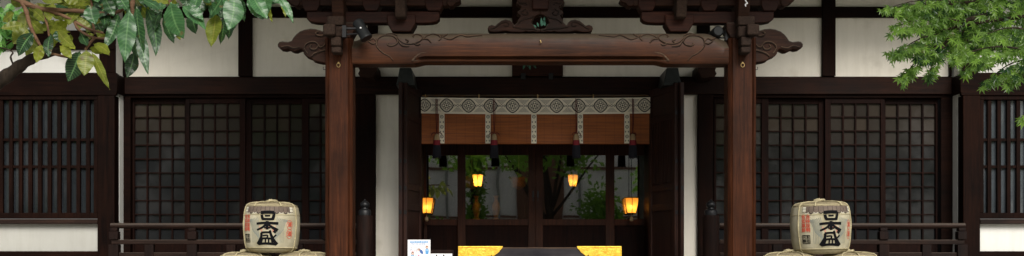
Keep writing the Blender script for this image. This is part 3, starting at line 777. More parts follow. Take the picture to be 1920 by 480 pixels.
# spot lamps on the brackets
def spot(name, cpx, a0, a1, d, y0, y1, label):
    """a0,a1: pixel ends of the lamp barrel"""
    p0, p1 = P(*a0, d) + Vector((0, y0, 0)), P(*a1, d) + Vector((0, y1, 0))
    t = empty(name, tuple(p0), label, 'spot lamp', 'spot lamps fixed to the bracket sets')
    ax = (p1-p0)
    q = MB(); q.tube([p0, p0+ax*.04, p0+ax*.08, p0+ax*.86, p0+ax*.9, p1], [.045, .054, .058, .058, .064, .064], 20); q.build('lamp_body', 'lamp_metal', t)
    q = MB(); q.tube([p1, p1+ax*.012], [.058, .058], 20); q.build('lens', 'iron', t)
    c = p0+ax*.45
    e = P(*cpx, d)
    q = MB(); q.tube([e, Vector((e.x, c.y-.02, e.z)), c+Vector((0,-.02,0))], .012, 8); q.tube([e+Vector((0,.0,-.06)), c+Vector((0,-.02,-.05))], .009, 8); q.build('arm', 'iron', t)
    q = MB(); q.lathe([(.0,-.008), (.008,-.007), (.010,0), (.008,.007), (0,.008)], (c.x, c.y-.066, c.z), 12); q.build('knob', 'paper_white', t)
    q = MB(); q.box(e.x-.02, e.x+.02, e.y-.03, e.y+.05, e.z-.09, e.z+.03); q.build('bracket', 'iron', t)
spot('spot_lamp', (646, 54), (669, 39), (688, 73), 12.45, .02, -.02, 'grey cylindrical spot lamp angled down beside the left pillar head')
spot('spot_lamp', (1363, 60), (1344, 61), (1342, 63), 12.75, -.10, .18, 'dark round spot lamp pointing outwards beside the right pillar head')

por.location.y += .15; por.location.z += .03

# ================================================================== BALUSTRADES
DB = 13.8
for side in (1, -1):
    fx = (lambda px: X(px, DB)) if side > 0 else (lambda px: 2*.0 + (X(1008.5, DB)*2 - X(px, DB)))
    t = empty('balustrade', (fx(440), Y(DB), 1.0), 'dark timber veranda railing behind the %s sake barrels' % ('left' if side > 0 else 'right'), 'railing', 'veranda railings')
    yb = Y(DB)
    q = MB(); ra = .031
    q.tube([(fx(208) + (fx(668)-fx(208))*i/8, yb, Z(423.3, DB)) for i in range(9)], ra, 14); q.build('handrail', 'rail_timber', t)
    q = MB(); q.box(fx(210), fx(668), yb-.03, yb+.03, Z(458, DB), Z(449.5, DB)); q.build('middle_rail', 'rail_timber', t, bevel=.006)
    q = MB(); q.box(fx(214), fx(668), yb-.028, yb+.028, Z(484, DB), Z(473.5, DB)); q.build('lower_rail', 'rail_timber', t, bevel=.006)
    for a in (215, 361.5, 507, 615):
        q = MB(); w = 9.3
        q.box(fx(a-w), fx(a+w), yb-.055, yb+.055, 1.0, Z(458.3, DB)); q.box(fx(a-w*.9), fx(a+w*.9), yb-.05, yb+.05, Z(449.2, DB), Z(434, DB)); q.box(fx(a-w*.72), fx(a+w*.72), yb-.042, yb+.042, Z(433.5, DB), Z(427, DB))
        q.build('baluster', 'rail_post', t, bevel=.006)
    for a in (281, 434, 560):
        q = MB(); q.box(fx(a-8.5), fx(a+8.5), yb-.04, yb+.04, 1.0, Z(458.4, DB)); q.build('strut', 'rail_post', t, bevel=.005)
    q = MB(); q.lathe([(.094, 0), (.094, Z(405, DB)-1.0-.02), (.088, Z(404, DB)-1.0)], (fx(684), yb, 1.0), 24); nw = q.build('newel_post', 'rail_post', t)
    z0 = Z(404, DB)
    q = MB(); q.lathe([(.070, 0), (.072, .05), (.064, .062), (.040, .075), (.036, .088), (.050, .098), (.056, .12), (.050, .142), (.032, .158), (.014, .170), (.006, .185), (.0, .187)], (fx(684), yb, z0), 24); q.build('finial', 'iron', nw)

# ================================================================== BAMBOO BLIND WITH VALANCE
DBL = 14.93; yb = Y(DBL)
bl = empty('bamboo_blind', (X(1003, DBL), yb, Z(268, DBL)), 'rolled down orange bamboo blind under a white patterned cloth valance in the doorway', 'blind')
bx_0, bx_1 = X(789, DBL), X(1218.5, DBL)
def wavy(mb, z0, z1, y, amp, mat, nx=60, droop=0.0):
    v, f = [], []
    for i in range(nx+1):
        x = bx_0 + (bx_1-bx_0)*i/nx; u = i/nx*2-1
        yy = y + amp*math.sin(i*.7) ; dz = -droop*(1-u*u)
        for zz in (z0, .5*(z0+z1), z1): v.append((x, yy, zz+dz))
    for i in range(nx):
        for k in range(2): f.append((i*3+k, (i+1)*3+k, (i+1)*3+k+1, i*3+k+1))
    mb.add(v, f, mat)
q = MB(); wavy(q, Z(269.5, DBL), Z(212, DBL), yb, .0015, 'bamboo')
for i in range(2): pass
q.tube([(bx_0, yb+.01, Z(268.5, DBL)), (bx_1, yb+.01, Z(268.5, DBL))], .012, 8, 'bamboo')
q.build('bamboo_slats', 'bamboo', bl)
def ring_strip(mb, fn, w, n, mat, y):
    """closed band along fn(theta)->(x,z)"""
    pts = [Vector(fn(2*PI*i/n)) for i in range(n)]; v = []; f = []
    for i in range(n):
        t = (pts[(i+1) % n]-pts[i-1]).normalized(); nn = Vector((-t.y, t.x))
        a, b_ = pts[i]+nn*w/2, pts[i]-nn*w/2; v += [(a.x, y, a.y), (b_.x, y, b_.y)]
    for i in range(n):
        j = (i+1) % n; f.append((2*i, 2*i+1, 2*j+1, 2*j))
    mb.add(v, f, mat)
def flat_poly(mb, pts, y, mat):
    a = sum(p[0]*q_[1]-q_[0]*p[1] for p, q_ in zip(pts, pts[1:]+pts[:1]))
    if a < 0: pts = pts[::-1]
    mb.add([(x, y, z) for x, z in pts], [tuple(range(len(pts)))], mat)
def medallion(mb, cx, cz, r, y):
    quad = lambda k: (lambda t: (cx + k*r*(.95+.05*math.cos(4*t))*math.cos(t), cz + k*r*(.95+.05*math.cos(4*t))*math.sin(t)))
    ring_strip(mb, quad(1.0), r*.15, 48, 'valance_black', y)
    ring_strip(mb, quad(.80), r*.035, 48, 'valance_black', y)
    for k in range(8):
        an = k*PI/4; rr = .50*r if k % 2 == 0 else .46*r
        px, pz = cx + rr*math.cos(an), cz + rr*math.sin(an); s = .20*r if k % 2 == 0 else .13*r
        ring_strip(mb, (lambda px, pz, s: (lambda t: (px+s*math.cos(t), pz+s*math.sin(t))))(px, pz, s), r*.075, 12, 'valance_black', y)
    flat_poly(mb, [(cx+.14*r*math.cos(t*PI/6), cz+.14*r*math.sin(t*PI/6)) for t in range(12)], y, 'valance_black')
q = MB(); yv = yb-.03
zv0, zv1 = Z(213, DBL), Z(183, DBL)
wavy(q, zv0, zv1, yv, .001, 'valance_cloth', droop=.012)
yd = yv-.004
for i in range(11):
    px = 796.5 + 41.15*i; u = (px-1003)/215; dz = -.012*(1-u*u)
    cx, cz = X(px, DBL), Z(197.5, DBL)+dz; r = .080
    if i == 0: r = .074
    medallion(q, cx, cz, r, yd)
    if i < 10:
        mx = X(px+20.6, DBL)
        for k in (-1, 0, 1):
            s = .017 if k == 0 else .012
            ring_strip(q, (lambda mx, k, s: (lambda t: (mx+k*.036+s*math.cos(t), cz+s*math.sin(t))))(mx, k, s), .006, 4, 'valance_black', yd)
        for sg in (1, -1):
            for j in range(7):
                h = (j+1)/7; w_ = .016+.052*h; zz = cz + sg*(.022+.052*h)
                nd = 2 + j
                for e in range(nd):
                    xx = mx - w_ + 2*w_*(e+.5)/nd; k_ = w_/nd*.62
                    flat_poly(q, [(xx-k_*.8, zz-.0026), (xx+k_*.8, zz-.0026), (xx+k_*.8, zz+.0026), (xx-k_*.8, zz+.0026)], yd, 'valance_grey')
q.build('valance', 'valance_cloth', bl)
for px in (828.5, 915, 1001, 1088, 1175.5):
    q = MB(); x0, x1 = X(px-5, DBL), X(px+5, DBL); y = yb-.008
    za, zb_ = Z(212.5, DBL), Z(269, DBL)
    flat_poly(q, [(x0, zb_), (x1, zb_), (x1, za), (x0, za)], y, 'valance_cloth')
    for k, py in enumerate((219, 229, 238, 247, 256, 264)):
        c = X(px, DBL); z = Z(py, DBL); s = .018
        if k % 2 == 0:
            ring_strip(q, (lambda c, z, s: (lambda t: (c+s*math.cos(t), z+s*math.sin(t))))(c, z, s), .006, 14, 'valance_black', y-.003)
            flat_poly(q, [(c-.007, z), (c, z-.007), (c+.007, z), (c, z+.007)], y-.003, 'valance_black')
        else:
            for sg in (1, -1): flat_poly(q, [(c+sg*.008, z), (c+sg*.026, z-.016), (c+sg*.026, z+.016)], y-.003, 'valance_grey')
    q.build('cloth_strip', 'valance_cloth', bl, smooth=0)
for px in (798, 898, 1008, 1112):
    q = MB(); c = P(px, 181, DBL); q.tube([c + Vector((0,-.03,-.02)), c + Vector((0,-.03,.015)), c + Vector((0,.07,.02))], .009, 8); q.build('hook', 'brass', bl)
# tassels
TS = [(819, 'leftmost red white and navy tassel on the blind, by the left door leaf', 1.0), (926.5, 'second tassel from the left, hanging from the blind at its second cloth strip', .0), (1080.5, 'third tassel from the left, hanging from the blind at its fourth cloth strip', .0), (1186.5, 'rightmost red white and navy tassel on the blind, by the right door leaf', 1.0)]
tproto = None
for i, (px, lab, z_) in enumerate(TS):
    d = 14.87; loc = P(px, 252, d)
    if tproto is None:
        t = empty('tassel', tuple(loc), lab, 'tassel', 'tassels hanging in front of the blind'); tproto = t
        q = MB()
        q.tube([loc+Vector((-.012, 0, .465)), loc+Vector((-.010, -.005, .2)), loc+Vector((-.002, 0, 0))], .006, 6)
        q.tube([loc+Vector((.010, -.004, .46)), loc+Vector((.012, -.008, .2)), loc+Vector((.002, 0, 0))], .005, 6)
        for s in (-1, 1):
            q.tube(smooth_path([loc+Vector((0,-.01,-.005)), loc+Vector((s*.03,-.02,.02)), loc+Vector((s*.07,-.012,.012)), loc+Vector((s*.085,0,-.012))], 4), .006, 6)
        q.build('cord', 'cord_red', t)
        q = MB(); q.lathe([(.012, .01), (.03, 0), (.042, -.03), (.05, -.075)], tuple(loc), 20); q.build('tassel_head', 'tassel_cream', t)
        q = MB(); q.lathe([(.0505, -.0755), (.055, -.11), (.056, -.14)], tuple(loc), 20); q.build('red_band', 'tassel_red', t)
        q = MB()
        q.lathe([(.0565, -.1405), (.062, -.2), (.064, -.26), (.06, -.30)], tuple(loc), 20)
        for k in range(20):
            an = 2*PI*k/20; q.tube([loc+Vector((.056*math.cos(an), .056*math.sin(an), -.16)), loc+Vector((.063*math.cos(an), .063*math.sin(an), -.30-.02*rnd.random()))], .008, 5)
        q.build('fringe', 'tassel_navy', t)
    else:
        c = copy_tree(tproto); c.location = loc; c.scale = (.78, .78, .95); c['label'] = lab; c.rotation_euler.z = .3*i

tproto.scale = (.78, .78, .95)

# ================================================================== LANTERNS
def lantern(loc, w, cord, label, h=None, en=1.3):
    t = empty('hanging_lantern', tuple(loc), label, 'lantern', 'lit paper lanterns at the doors')
    h = h or w*1.08; rt, rb = w*.53, w*.33
    q = MB(); q.lathe([(rb, 0), (rb+.38*(rt-rb)*1.25, .30*h), (rt*.95, .72*h), (rt, h)], tuple(loc), 6, ph=PI/6)
    s = q.build('shade', 'lamp_paper', t, smooth=0)
    q = MB()
    for k in range(6):
        an = 2*PI*k/6 + PI/6
        q.tube([loc+Vector(((r+.002)*math.cos(an), (r+.002)*math.sin(an), z)) for r, z in ((rb*.9, -.012), (rb, 0), (rb+.38*(rt-rb)*1.25, .30*h), (rt*.95, .72*h), (rt, h))], .0042, 5)
    for r, z in ((rb, 0), (rt, h)):
        q.tube([loc+Vector((r*math.cos(PI/6+k*PI/3), r*math.sin(PI/6+k*PI/3), z)) for k in range(7)], .005, 5)
    q.lathe([(rb*.85, -.014), (rb*.85, -.004)], tuple(loc), 6, ph=PI/6)
    q.build('shade_frame', 'iron', t)
    q = MB(); q.tube([loc+Vector((0,0,h*.9)), loc+Vector((0,0,cord))], .004, 6); q.tube([loc+Vector((-rt,0,h)), loc+Vector((0,0,h*1.02)), loc+Vector((rt,0,h))], .004, 5); q.build('cord', 'iron', t)
    q = MB(); q.lathe([(.004, 0), (.006, -.03), (.022, -.04), (.026, -.075), (.012, -.09)], tuple(loc+Vector((0,0,-.012))), 12); q.build('pendant', 'tassel_cream', t)
    q = MB(); q.lathe([(.0, -.03), (.018, -.02), (.022, 0), (.016, .02), (0, .03)], tuple(loc+Vector((0,0,h*.4))), 14); q.build('bulb', 'lamp_bulb', t)
    li = bpy.data.lights.new('bulb_light', 'POINT'); li.energy = en; li.color = (1, .50, .14); li.shadow_soft_size = .055
    lo = bpy.data.objects.new('bulb_light', li); COL.objects.link(lo); lo.parent = t; lo.location = (0, 0, h*.42)
lantern(P(800, 400, 15.43), 27*15.43/F, .9, 'lit lantern hanging low by the left folding door')
lantern(P(1184, 400, 15.43), 27*15.43/F, .9, 'lit lantern hanging low by the right folding door')
lantern(P(896, 350, 16.6), 21*16.6/F, 1.2, 'smaller lit lantern hanging higher inside left of the door handles', en=10)
lantern(P(1074, 350, 16.6), 21*16.6/F, 1.2, 'smaller lit lantern hanging higher inside right of the door handles', en=3)

# ================================================================== ALTAR FURNITURE (seen through the glass)
DA = 17.3
t = empty('altar_table', (X(960, DA), Y(DA), 1.0), 'dark altar table inside the hall behind the glass doors', 'altar')
q = MB(); q.box(X(868, DA), X(1100, DA), Y(DA)-.1, Y(DA)+.6, Z(414, DA)-.06, Z(414, DA)); q.build('table_top', 'interior_dark', t, bevel=.006)
for a in (872, 1092):
    for dy in (-.05, .5):
        q = MB(); q.box(X(a, DA)-.03, X(a, DA)+.03, Y(DA)+dy, Y(DA)+dy+.06, 1.0, Z(414, DA)-.061); q.build('leg', 'interior_dark', t)
zA = Z(414, DA)+.001
for px, s, lab in ((893, 1.0, 'left gilt altar vase glinting behind the glass door'), (930, 1.0, 'right gilt altar vase glinting behind the glass door')):
    q = MB(); c = (X(px, DA), Y(DA)+.1, zA)
    q.lathe([(.05, 0), (.055, .02), (.03, .05), (.05, .12), (.062, .18), (.05, .24), (.026, .29), (.024, .33), (.045, .36), (.04, .362)], c, 20)
    tag(q.build('gilt_vase', 'altar_gold'), lab, 'vase', 'gilt vases on the altar')
q = MB(); c = (X(985, DA), Y(DA)+.2, zA)
q.lathe([(.06, 0), (.06, .02), (.015, .05), (.015, .25), (.04, .28), (.045, .42), (.02, .46), (.012, .55)], c, 16)
tag(q.build('silver_candlestick', 'lamp_metal'), 'tall pale metal candlestick on the altar beside the door handles', 'candlestick')
for px in (884, 973):
    t = empty('altar_pendant', (X(px, DA), Y(DA)+.2, Z(338, DA)), 'orange gilt hanging ornament %s' % ('above the left altar vase' if px < 900 else 'above the candlestick'), 'hanging ornament', 'gilt ornaments hung inside the hall')
    q = MB(); c = Vector((X(px, DA), Y(DA)+.2, Z(338, DA)))
    q.lathe([(.02, -.12), (.10, -.08), (.12, 0), (.14, .05), (.04, .09), (.01, .12)], tuple(c), 8); q.build('crown', 'altar_gold', t, smooth=0)
    q = MB(); q.tube([c+Vector((0,0,.12)), c+Vector((0,0,.9))], .005, 6); q.build('chain', 'brass', t)

# ================================================================== SAKE BARRELS
PROF = [(0, .0), (.205, .0), (.235, .008), (.262, .028), (.282, .06), (.293, .10), (.302, .16), (.309, .24), (.311, .32), (.308, .40), (.300, .46), (.290, .50), (.272, .525), (.24, .541), (.16, .553), (.06, .558), (0, .559)]
def rad(z):
    for (r0, z0), (r1, z1) in zip(PROF[1:-1], PROF[2:]):
        if z0 <= z <= z1: return r0 + (r1-r0)*(z-z0)/(z1-z0+1e-9)
    return .2
RB = .31
def wrap(s_, z, e=.002):
    th = s_/RB; r = rad(z)+e
    return (r*math.sin(th), -r*math.cos(th), z)
def stroke(mb, pts, w, mat, e=.003, n=6):
    """brush stroke on the barrel; pts in (arc, height), w width or (start,end)"""
    pp = smooth_path([(a, b_, 0) for a, b_ in pts], n) if len(pts) > 2 else [Vector((pts[0][0]+(pts[1][0]-pts[0][0])*i/n, pts[0][1]+(pts[1][1]-pts[0][1])*i/n, 0)) for i in range(n+1)]
    k = len(pp); w0, w1 = w if isinstance(w, tuple) else (w, w)
    v = []; f = []
    for i in range(k):
        t = (pp[min(i+1, k-1)]-pp[max(i-1, 0)]).normalized(); nn = Vector((-t.y, t.x, 0)); ww = (w0+(w1-w0)*i/(k-1))/2
        for j in (-1, 0, 1):
            c = pp[i]+nn*ww*j; v.append(wrap(c.x, c.y, e))
    for i in range(k-1):
        for j in (0, 1): f.append((i*3+j, i*3+j+1, (i+1)*3+j+1, (i+1)*3+j))
    # keep normals outward
    mb.add(v, [tuple(reversed(q_)) for q_ in f], mat)
def zz(x, y): return ((x-148)/247*RB*1.05, (480-y)/471*.57)
KANJI = [([(100,116), (104,150), (112,180)], 19), ([(92,120), (148,116), (206,118)], 22), ([(203,116), (200,150), (190,184)], 20), ([(106,178), (194,178)], 16), ([(128,149), (172,147)], 12),
 ([(58,220), (100,214), (150,212), (238,216)], (15, 19)), ([(148,194), (148,272)], 19), ([(142,222), (110,252), (62,276)], (17, 12)), ([(156,222), (186,250), (234,280)], (12, 24)), ([(124,256), (174,256)], 11),
 ([(98,300), (140,296), (184,298)], 14), ([(100,300), (96,345), (62,404)], (16, 22)), ([(170,278), (182,325), (204,370), (232,406)], (15, 24)), ([(198,284), (218,300)], 14), ([(112,326), (150,324), (148,345)], 11), ([(222,318), (196,345), (176,352)], (12, 9)),
 ([(98,354), (140,350), (186,354)], 13), ([(106,356), (92,396)], 13), ([(134,354), (132,396)], 11), ([(160,354), (160,396)], 11), ([(184,354), (192,396)], 12), ([(70,402), (140,396), (222,402)], (15, 17))]
def put_text(mb, s_, size, sc, zc, mat, e=.003, bold=0):
    v, f = text_geo(s_, size)
    offs = [(0, 0)] if not bold else [(-bold, 0), (bold, 0), (0, bold)]
    for i, (ox, oz) in enumerate(offs):
        mb.add([wrap(sc+a+ox, zc+b_+oz, e+i*.0004) for a, b_, c in v], f, mat)
def barrel_body():
    m_ = MB()
    prof = []
    for (r0, z0), (r1, z1) in zip(PROF, PROF[1:]):
        prof.append((r0, z0))
        prof.append((.5*(r0+r1), .5*(z0+z1)))
    prof.append(PROF[-1])
    sp = [p_ for p_ in prof if p_[1] <= .052]; md = [p_ for p_ in prof if .052 <= p_[1] <= .50]; tp = [p_ for p_ in prof if p_[1] >= .50]
    sp.append(md[0]); tp.insert(0, md[-1]) if tp[0] != md[-1] else None
    m_.lathe(sp, (0,0,0), 48, 'straw'); m_.lathe(md, (0,0,0), 48, 'reed_print'); m_.lathe(tp, (0,0,0), 48, 'straw_top')
    # bottom cloth edge
    # brown petal frieze below the rim
    zr = .475
    stroke(m_, [(-.31 + .62*i/24, zr) for i in range(25)], .062, 'ink_brown', .0022, 2)
    for k in range(11):
        c = -.255 + .051*k
        stroke(m_, [(c-.023, zr-.026), (c, zr-.038-.004*(k % 2)), (c+.023, zr-.026)], (.014, .014), 'ink_brown', .0026, 3)
        stroke(m_, [(c-.026, zr-.034), (c, zr-.046-.004*(k % 2)), (c+.026, zr-.034)], (.006, .006), 'ink_black' if k % 2 else 'ink_cream', .003, 3)
        stroke(m_, [(c+.0255, zr+.03), (c+.0255, zr-.022)], .0035, 'ink_black', .0028, 2)
    for c in (-.285, .285): stroke(m_, [(c-.02, zr), (c+.02, zr)], .05, 'ink_cream', .0036, 2); put_text(m_, '特撰', .022, c, zr, 'ink_grey', .0046)
    # sheaf pattern either side of the name
    for s_ in (-1, 1):
        for k in range(9):
            b0 = s_*(.085 + .003*k); sp_ = .02 + .0135*k
            stroke(m_, [(b0, .13+.006*k), (b0+s_*sp_*.45, .24), (b0+s_*sp_*.75, .335), (b0+s_*sp_*1.25, .385-.004*k)], (.004, .007), 'ink_grey', .0022+.0001*k, 4)
        for k in range(6):
            stroke(m_, [(s_*(.10+.016*k), .11), (s_*(.10+.016*k), .20+.012*k)], .004, 'ink_grey', .0031, 3)
        for k in range(4):
            stroke(m_, [(s_*.055, .22+.01*k), (s_*(.075+.008*k), .26+.012*k)], .004, 'ink_pale_red', .0021, 2)
    stroke(m_, [(-.05, .335), (.02, .30)], .006, 'ink_red', .0022); stroke(m_, [(.055, .30), (-.02, .255)], .006, 'ink_red', .0022)
    for pts, w in KANJI:
        ww = tuple(a/247*RB*1.28 for a in w) if isinstance(w, tuple) else w/247*RB*1.28
        stroke(m_, [zz(*p_) for p_ in pts], ww, 'ink_black', .0042)
    dg = RB*PI/180
    # red side columns and stamp
    for col, th in (('吉林桜明', -44), ('佐如菓鮮', -53.5)):
        for k, chx in enumerate(col): put_text(m_, chx, .049, th*dg, .395-.0475*k, 'ink_red', .003, .0022)
    x0, x1, z0, z1 = -57.5*dg, -41*dg, .115, .20
    for a, b_ in (((x0, z0), (x1, z0)), ((x1, z0), (x1, z1)), ((x1, z1), (x0, z1)), ((x0, z1), (x0, z0))): stroke(m_, [a, b_], .006, 'ink_black', .003)
    put_text(m_, '日本', .040, (x0+x1)/2, z0+.062, 'ink_black', .003, .001); put_text(m_, '醸造', .040, (x0+x1)/2, z0+.024, 'ink_black', .003, .001)
    for zc, chx in ((.307, '清'), (.207, '酒')):
        n_ = 28
        pts = [(47*dg + .038*math.cos(2*PI*i/n_), zc + .05*math.sin(2*PI*i/n_)) for i in range(n_+1)]
        for a, b_ in zip(pts, pts[1:]): stroke(m_, [a, b_], .0052, 'ink_red', .003, 1)
        put_text(m_, chx, .060, 47*dg, zc-.002, 'ink_red', .0036, .0022)
    return m_
def barrel_ropes():
    m_ = MB()
    tw = dict(twist=70, lobes=3)
    def ringz(z, r_): m_.tube([(rad(z)*math.cos(2*PI*i/60)*1.004, rad(z)*math.sin(2*PI*i/60)*1.004, z) for i in range(61)], r_, 8, None, **tw)
    ringz(.415, .0035); ringz(.055, .0065); ringz(.52, .005)
    for th in (-66, 66, 122, -122, 180):
        pts = []
        for r_, z in PROF[1:-1]:
            for_ = R(th); pts.append(((r_+.003)*math.sin(for_), -(r_+.003)*math.cos(for_), z+(.003 if z > .5 else 0)))
        m_.tube(smooth_path(pts, 3), .0070, 8, None, **tw)
    for th in (-30, 28):                       # cords running over the lid
        m_.tube(smooth_path([((r_+.006)*math.sin(R(th)), -(r_+.006)*math.cos(R(th)), z+.006) for r_, z in PROF[11:-1]], 3), .008, 8, None, **tw)
    m_.tube(smooth_path([(-.06,-.02,.566), (-.02,-.05,.574), (.03,-.03,.578), (.05,.02,.572), (0,.05,.57), (-.05,.02,.574), (.0,-.01,.585)], 4), .013, 8, None, **tw)
    return m_
bproto = empty('sake_barrel', (0,0,0)); body = barrel_body().build('body', 'reed_print', bproto); ropes = barrel_ropes().build('rope', 'straw', bproto)
def place_barrel(px, dd, zb, rz, tilt, lab, first=False, sc=.965):
    o = bproto if first else copy_tree(bproto)
    o.location = (X(px, dd), Y(dd), zb); o.rotation_euler = (0, R(tilt), R(rz)); o.scale = (sc, sc, sc)
    tag(o, lab, 'sake barrel', 'straw wrapped sake barrels')
dl, dr = 12.95, 12.72
SB = .965
place_barrel(509, dl, Z(474, dl), 2, 0.6, 'whole straw wrapped sake barrel on top of the left stack', True)
place_barrel(1539, dr, Z(476.5, dr), 6, -1.2, 'whole straw wrapped sake barrel on top of the right stack', sc=.985)
for px, dd, lab, rz in ((461, dl, 'lower sake barrel at the outer side of the left stack, only its lid showing', 20), (571, dl, 'lower sake barrel beside the left pillar, only its lid showing', -30),
                    (1480, dr, 'lower sake barrel beside the right pillar, only its lid showing', -10), (1592, dr, 'lower sake barrel at the outer side of the right stack, only its lid showing', 35)):
    place_barrel(px, dd, Z(473.0, dd)-.540, rz, 0, lab)
for s_, c in ((-1, 'left'), (1, 'right')):
    d_ = dl if s_ < 0 else dr; a, b_ = ((400, 632) if s_ < 0 else (1418, 1652))
    zt_ = Z(473.0, d_)-.542
    t = empty('barrel_stand', (X((a+b_)/2, d_), Y(d_), .45), 'plain timber stand carrying the %s sake barrels' % c, 'stand', 'barrel stands')
    q = MB(); q.box(X(a, d_), X(b_, d_), Y(d_)-.26, Y(d_)+.3, zt_-.06, zt_); q.build('top_board', 'rail_timber', t, bevel=.006)
    for xx in (X(a, d_)+.05, X(b_, d_)-.13):
        for yy in (Y(d_)-.22, Y(d_)+.2):
            q = MB(); q.box(xx, xx+.08, yy, yy+.08, .45, zt_-.061); q.build('leg', 'rail_post', t, bevel=.005)

# ================================================================== OFFERING BOX
DO = 11.5
t = empty('offering_box', (X(1012, DO), Y(DO), .45), 'black lacquered offering box with gilt corner fittings in front of the doors', 'offering box')
x0, x1 = X(859, DO), X(1165.5, DO); zt_ = Z(461.5, DO); yb = Y(DO)
q = MB()
q.box(x0+.012, x1-.012, yb+.012, yb+.05, .6, zt_-.012); q.box(x0+.012, x1-.012, yb+.70, yb+.74, .6, zt_-.012)
q.box(x0+.012, x0+.05, yb+.0505, yb+.6995, .6, zt_-.012); q.box(x1-.05, x1-.012, yb+.0505, yb+.6995, .6, zt_-.012); q.box(x0+.05, x1-.05, yb+.05, yb+.7, .6, .65)
q.box(x0+.05, x1-.05, yb+.0505, yb+.12, zt_-.07, zt_-.014); q.box(x0+.05, x1-.05, yb+.63, yb+.6995, zt_-.07, zt_-.014)
q.build('case', 'black_lacquer', t, bevel=.006)
q = MB(); q.box(x0+.16, x1-.16, yb+.0085, yb+.0118, zt_-.022, zt_-.0125); q.build('top_edge', 'carving_edge', t)
q = MB(); k = x0+.1
while k < x1-.1: q.tube([(k, yb+.121, zt_-.05), (k, yb+.629, zt_-.05)], .016, 8); k += .06
q.build('grille', 'black_lacquer', t)
FIT = [(0, 0), (84, 0), (82, 5), (79, 7), (77, 11), (73, 14), (69, 17), (66, 19), (63, 17.5), (62, 15.5), (60.5, 16.5), (61, 20), (57, 24), (50, 26), (46, 30), (38, 32), (34, 38), (26, 40), (22, 48), (14, 50), (12, 60), (0, 62)]
for s_ in (1, -1):
    q = MB(); sc = DO/F
    xx = x0 if s_ > 0 else x1
    q.prism([(xx + s_*a*sc, zt_ - b_*sc) for a, b_ in FIT], yb, yb+.0115)
    q.box(xx, xx + s_*.0115, yb+.0118, yb+.20, zt_-.3, zt_-.0005)
    fo = q.build('gilt_fitting', 'gold_leaf', t, bevel=.003)
    r_ = MB()       # chased scrolls
    rr = random.Random(3)
    for k in range(9):
        cx = xx + s_*(8 + 8*k)*sc; cz = zt_ - (6 + (4.5 if k % 2 else 11))*sc*(1.0 if k < 7 else .45)
        r_.tube([(cx + s_*(5.2-.24*j)*sc*math.cos(j*.55+k), yb-.001, cz + (5.2-.24*j)*sc*math.sin(j*.55+k)*.85) for j in range(18)], .0042, 6)
    r_.tube([(xx+s_*.008, yb-.001, zt_-.006-.3*j/6) for j in range(7)], .005, 6); r_.tube([(xx+s_*(.008+.37*j/6), yb-.001, zt_-.007) for j in range(7)], .005, 6)
    r_.build('chased_scrolls', 'gold_leaf', fo)
for xx in (x0+.15, x1-.3):
    q = MB(); q.box(xx, xx+.15, yb+.1, yb+.64, .45, .599); q.build('foot', 'black_lacquer', t, bevel=.005)

# ================================================================== NOTICES
DN = 11.8
t = empty('notice_stand', (X(810, DN), Y(DN), .45), 'small dark brown wooden stand holding the notices beside the offering box', 'stand')
q = MB(); q.box(X(768, DN), X(850.5, DN), Y(DN)+.03, Y(DN)+.055, 1.05, Z(468.5, DN)); q.box(X(764, DN), X(854, DN), Y(DN)-.06, Y(DN)+.34, 1.02, 1.05); q.build('back_board', 'rail_post', t, bevel=.004)
for xx in (X(768, DN), X(846, DN)):
    q = MB(); q.box(xx, xx+.04, Y(DN)+.1, Y(DN)+.14, .45, 1.0195); q.build('leg', 'rail_post', t)
def poster_text(mb, s_, size, cx, cz, y, mat, sx=1.0):
    v, f = text_geo(s_, size); mb.add([(cx+a*sx, y, cz+b_) for a, b_, c in v], f, mat)
def disc(mb, cx, cz, rx, rz, y, mat, n=16): flat_poly(mb, [(cx+rx*math.cos(2*PI*i/n), cz+rz*math.sin(2*PI*i/n)) for i in range(n)], y, mat)
# worship poster
q = MB(); d = DN; x0, x1 = X(764.5, d), X(807, d); w = x1-x0; zt_ = Z(449.5, d); y = Y(d); hgt = .31
q.box(x0, x1, y, y+.004, zt_-hgt, zt_, 'paper_white')
u = lambda fx_: x0+fx_*w
vv_ = lambda py: Z(py, d)
ys = [y-.0012*(k+1) for k in range(6)]
for k, chx in enumerate('お参りのしかたは'):
    cx = u(.14+.103*k); disc(q, cx, vv_(453.8), .0112, .0108, ys[0], 'print_blue'); poster_text(q, chx, .017, cx, vv_(453.8), ys[1], 'paper_white')
poster_text(q, 'How to worship', .021, u(.47), vv_(457.3), ys[0], 'print_dark_blue')
poster_text(q, '二礼 二拍手 一礼', .017, u(.42), vv_(460.6), ys[0], 'print_pale_blue')
poster_text(q, '拝礼の作法について', .013, u(.38), vv_(464.6), ys[0], 'print_grey')
poster_text(q, '1', .026, u(.12), vv_(468.6), ys[0], 'print_blue')
poster_text(q, '深く二回', .019, u(.29), vv_(468.0), ys[0], 'print_grey'); poster_text(q, '礼をする', .017, u(.27), vv_(471), ys[0], 'print_pink')
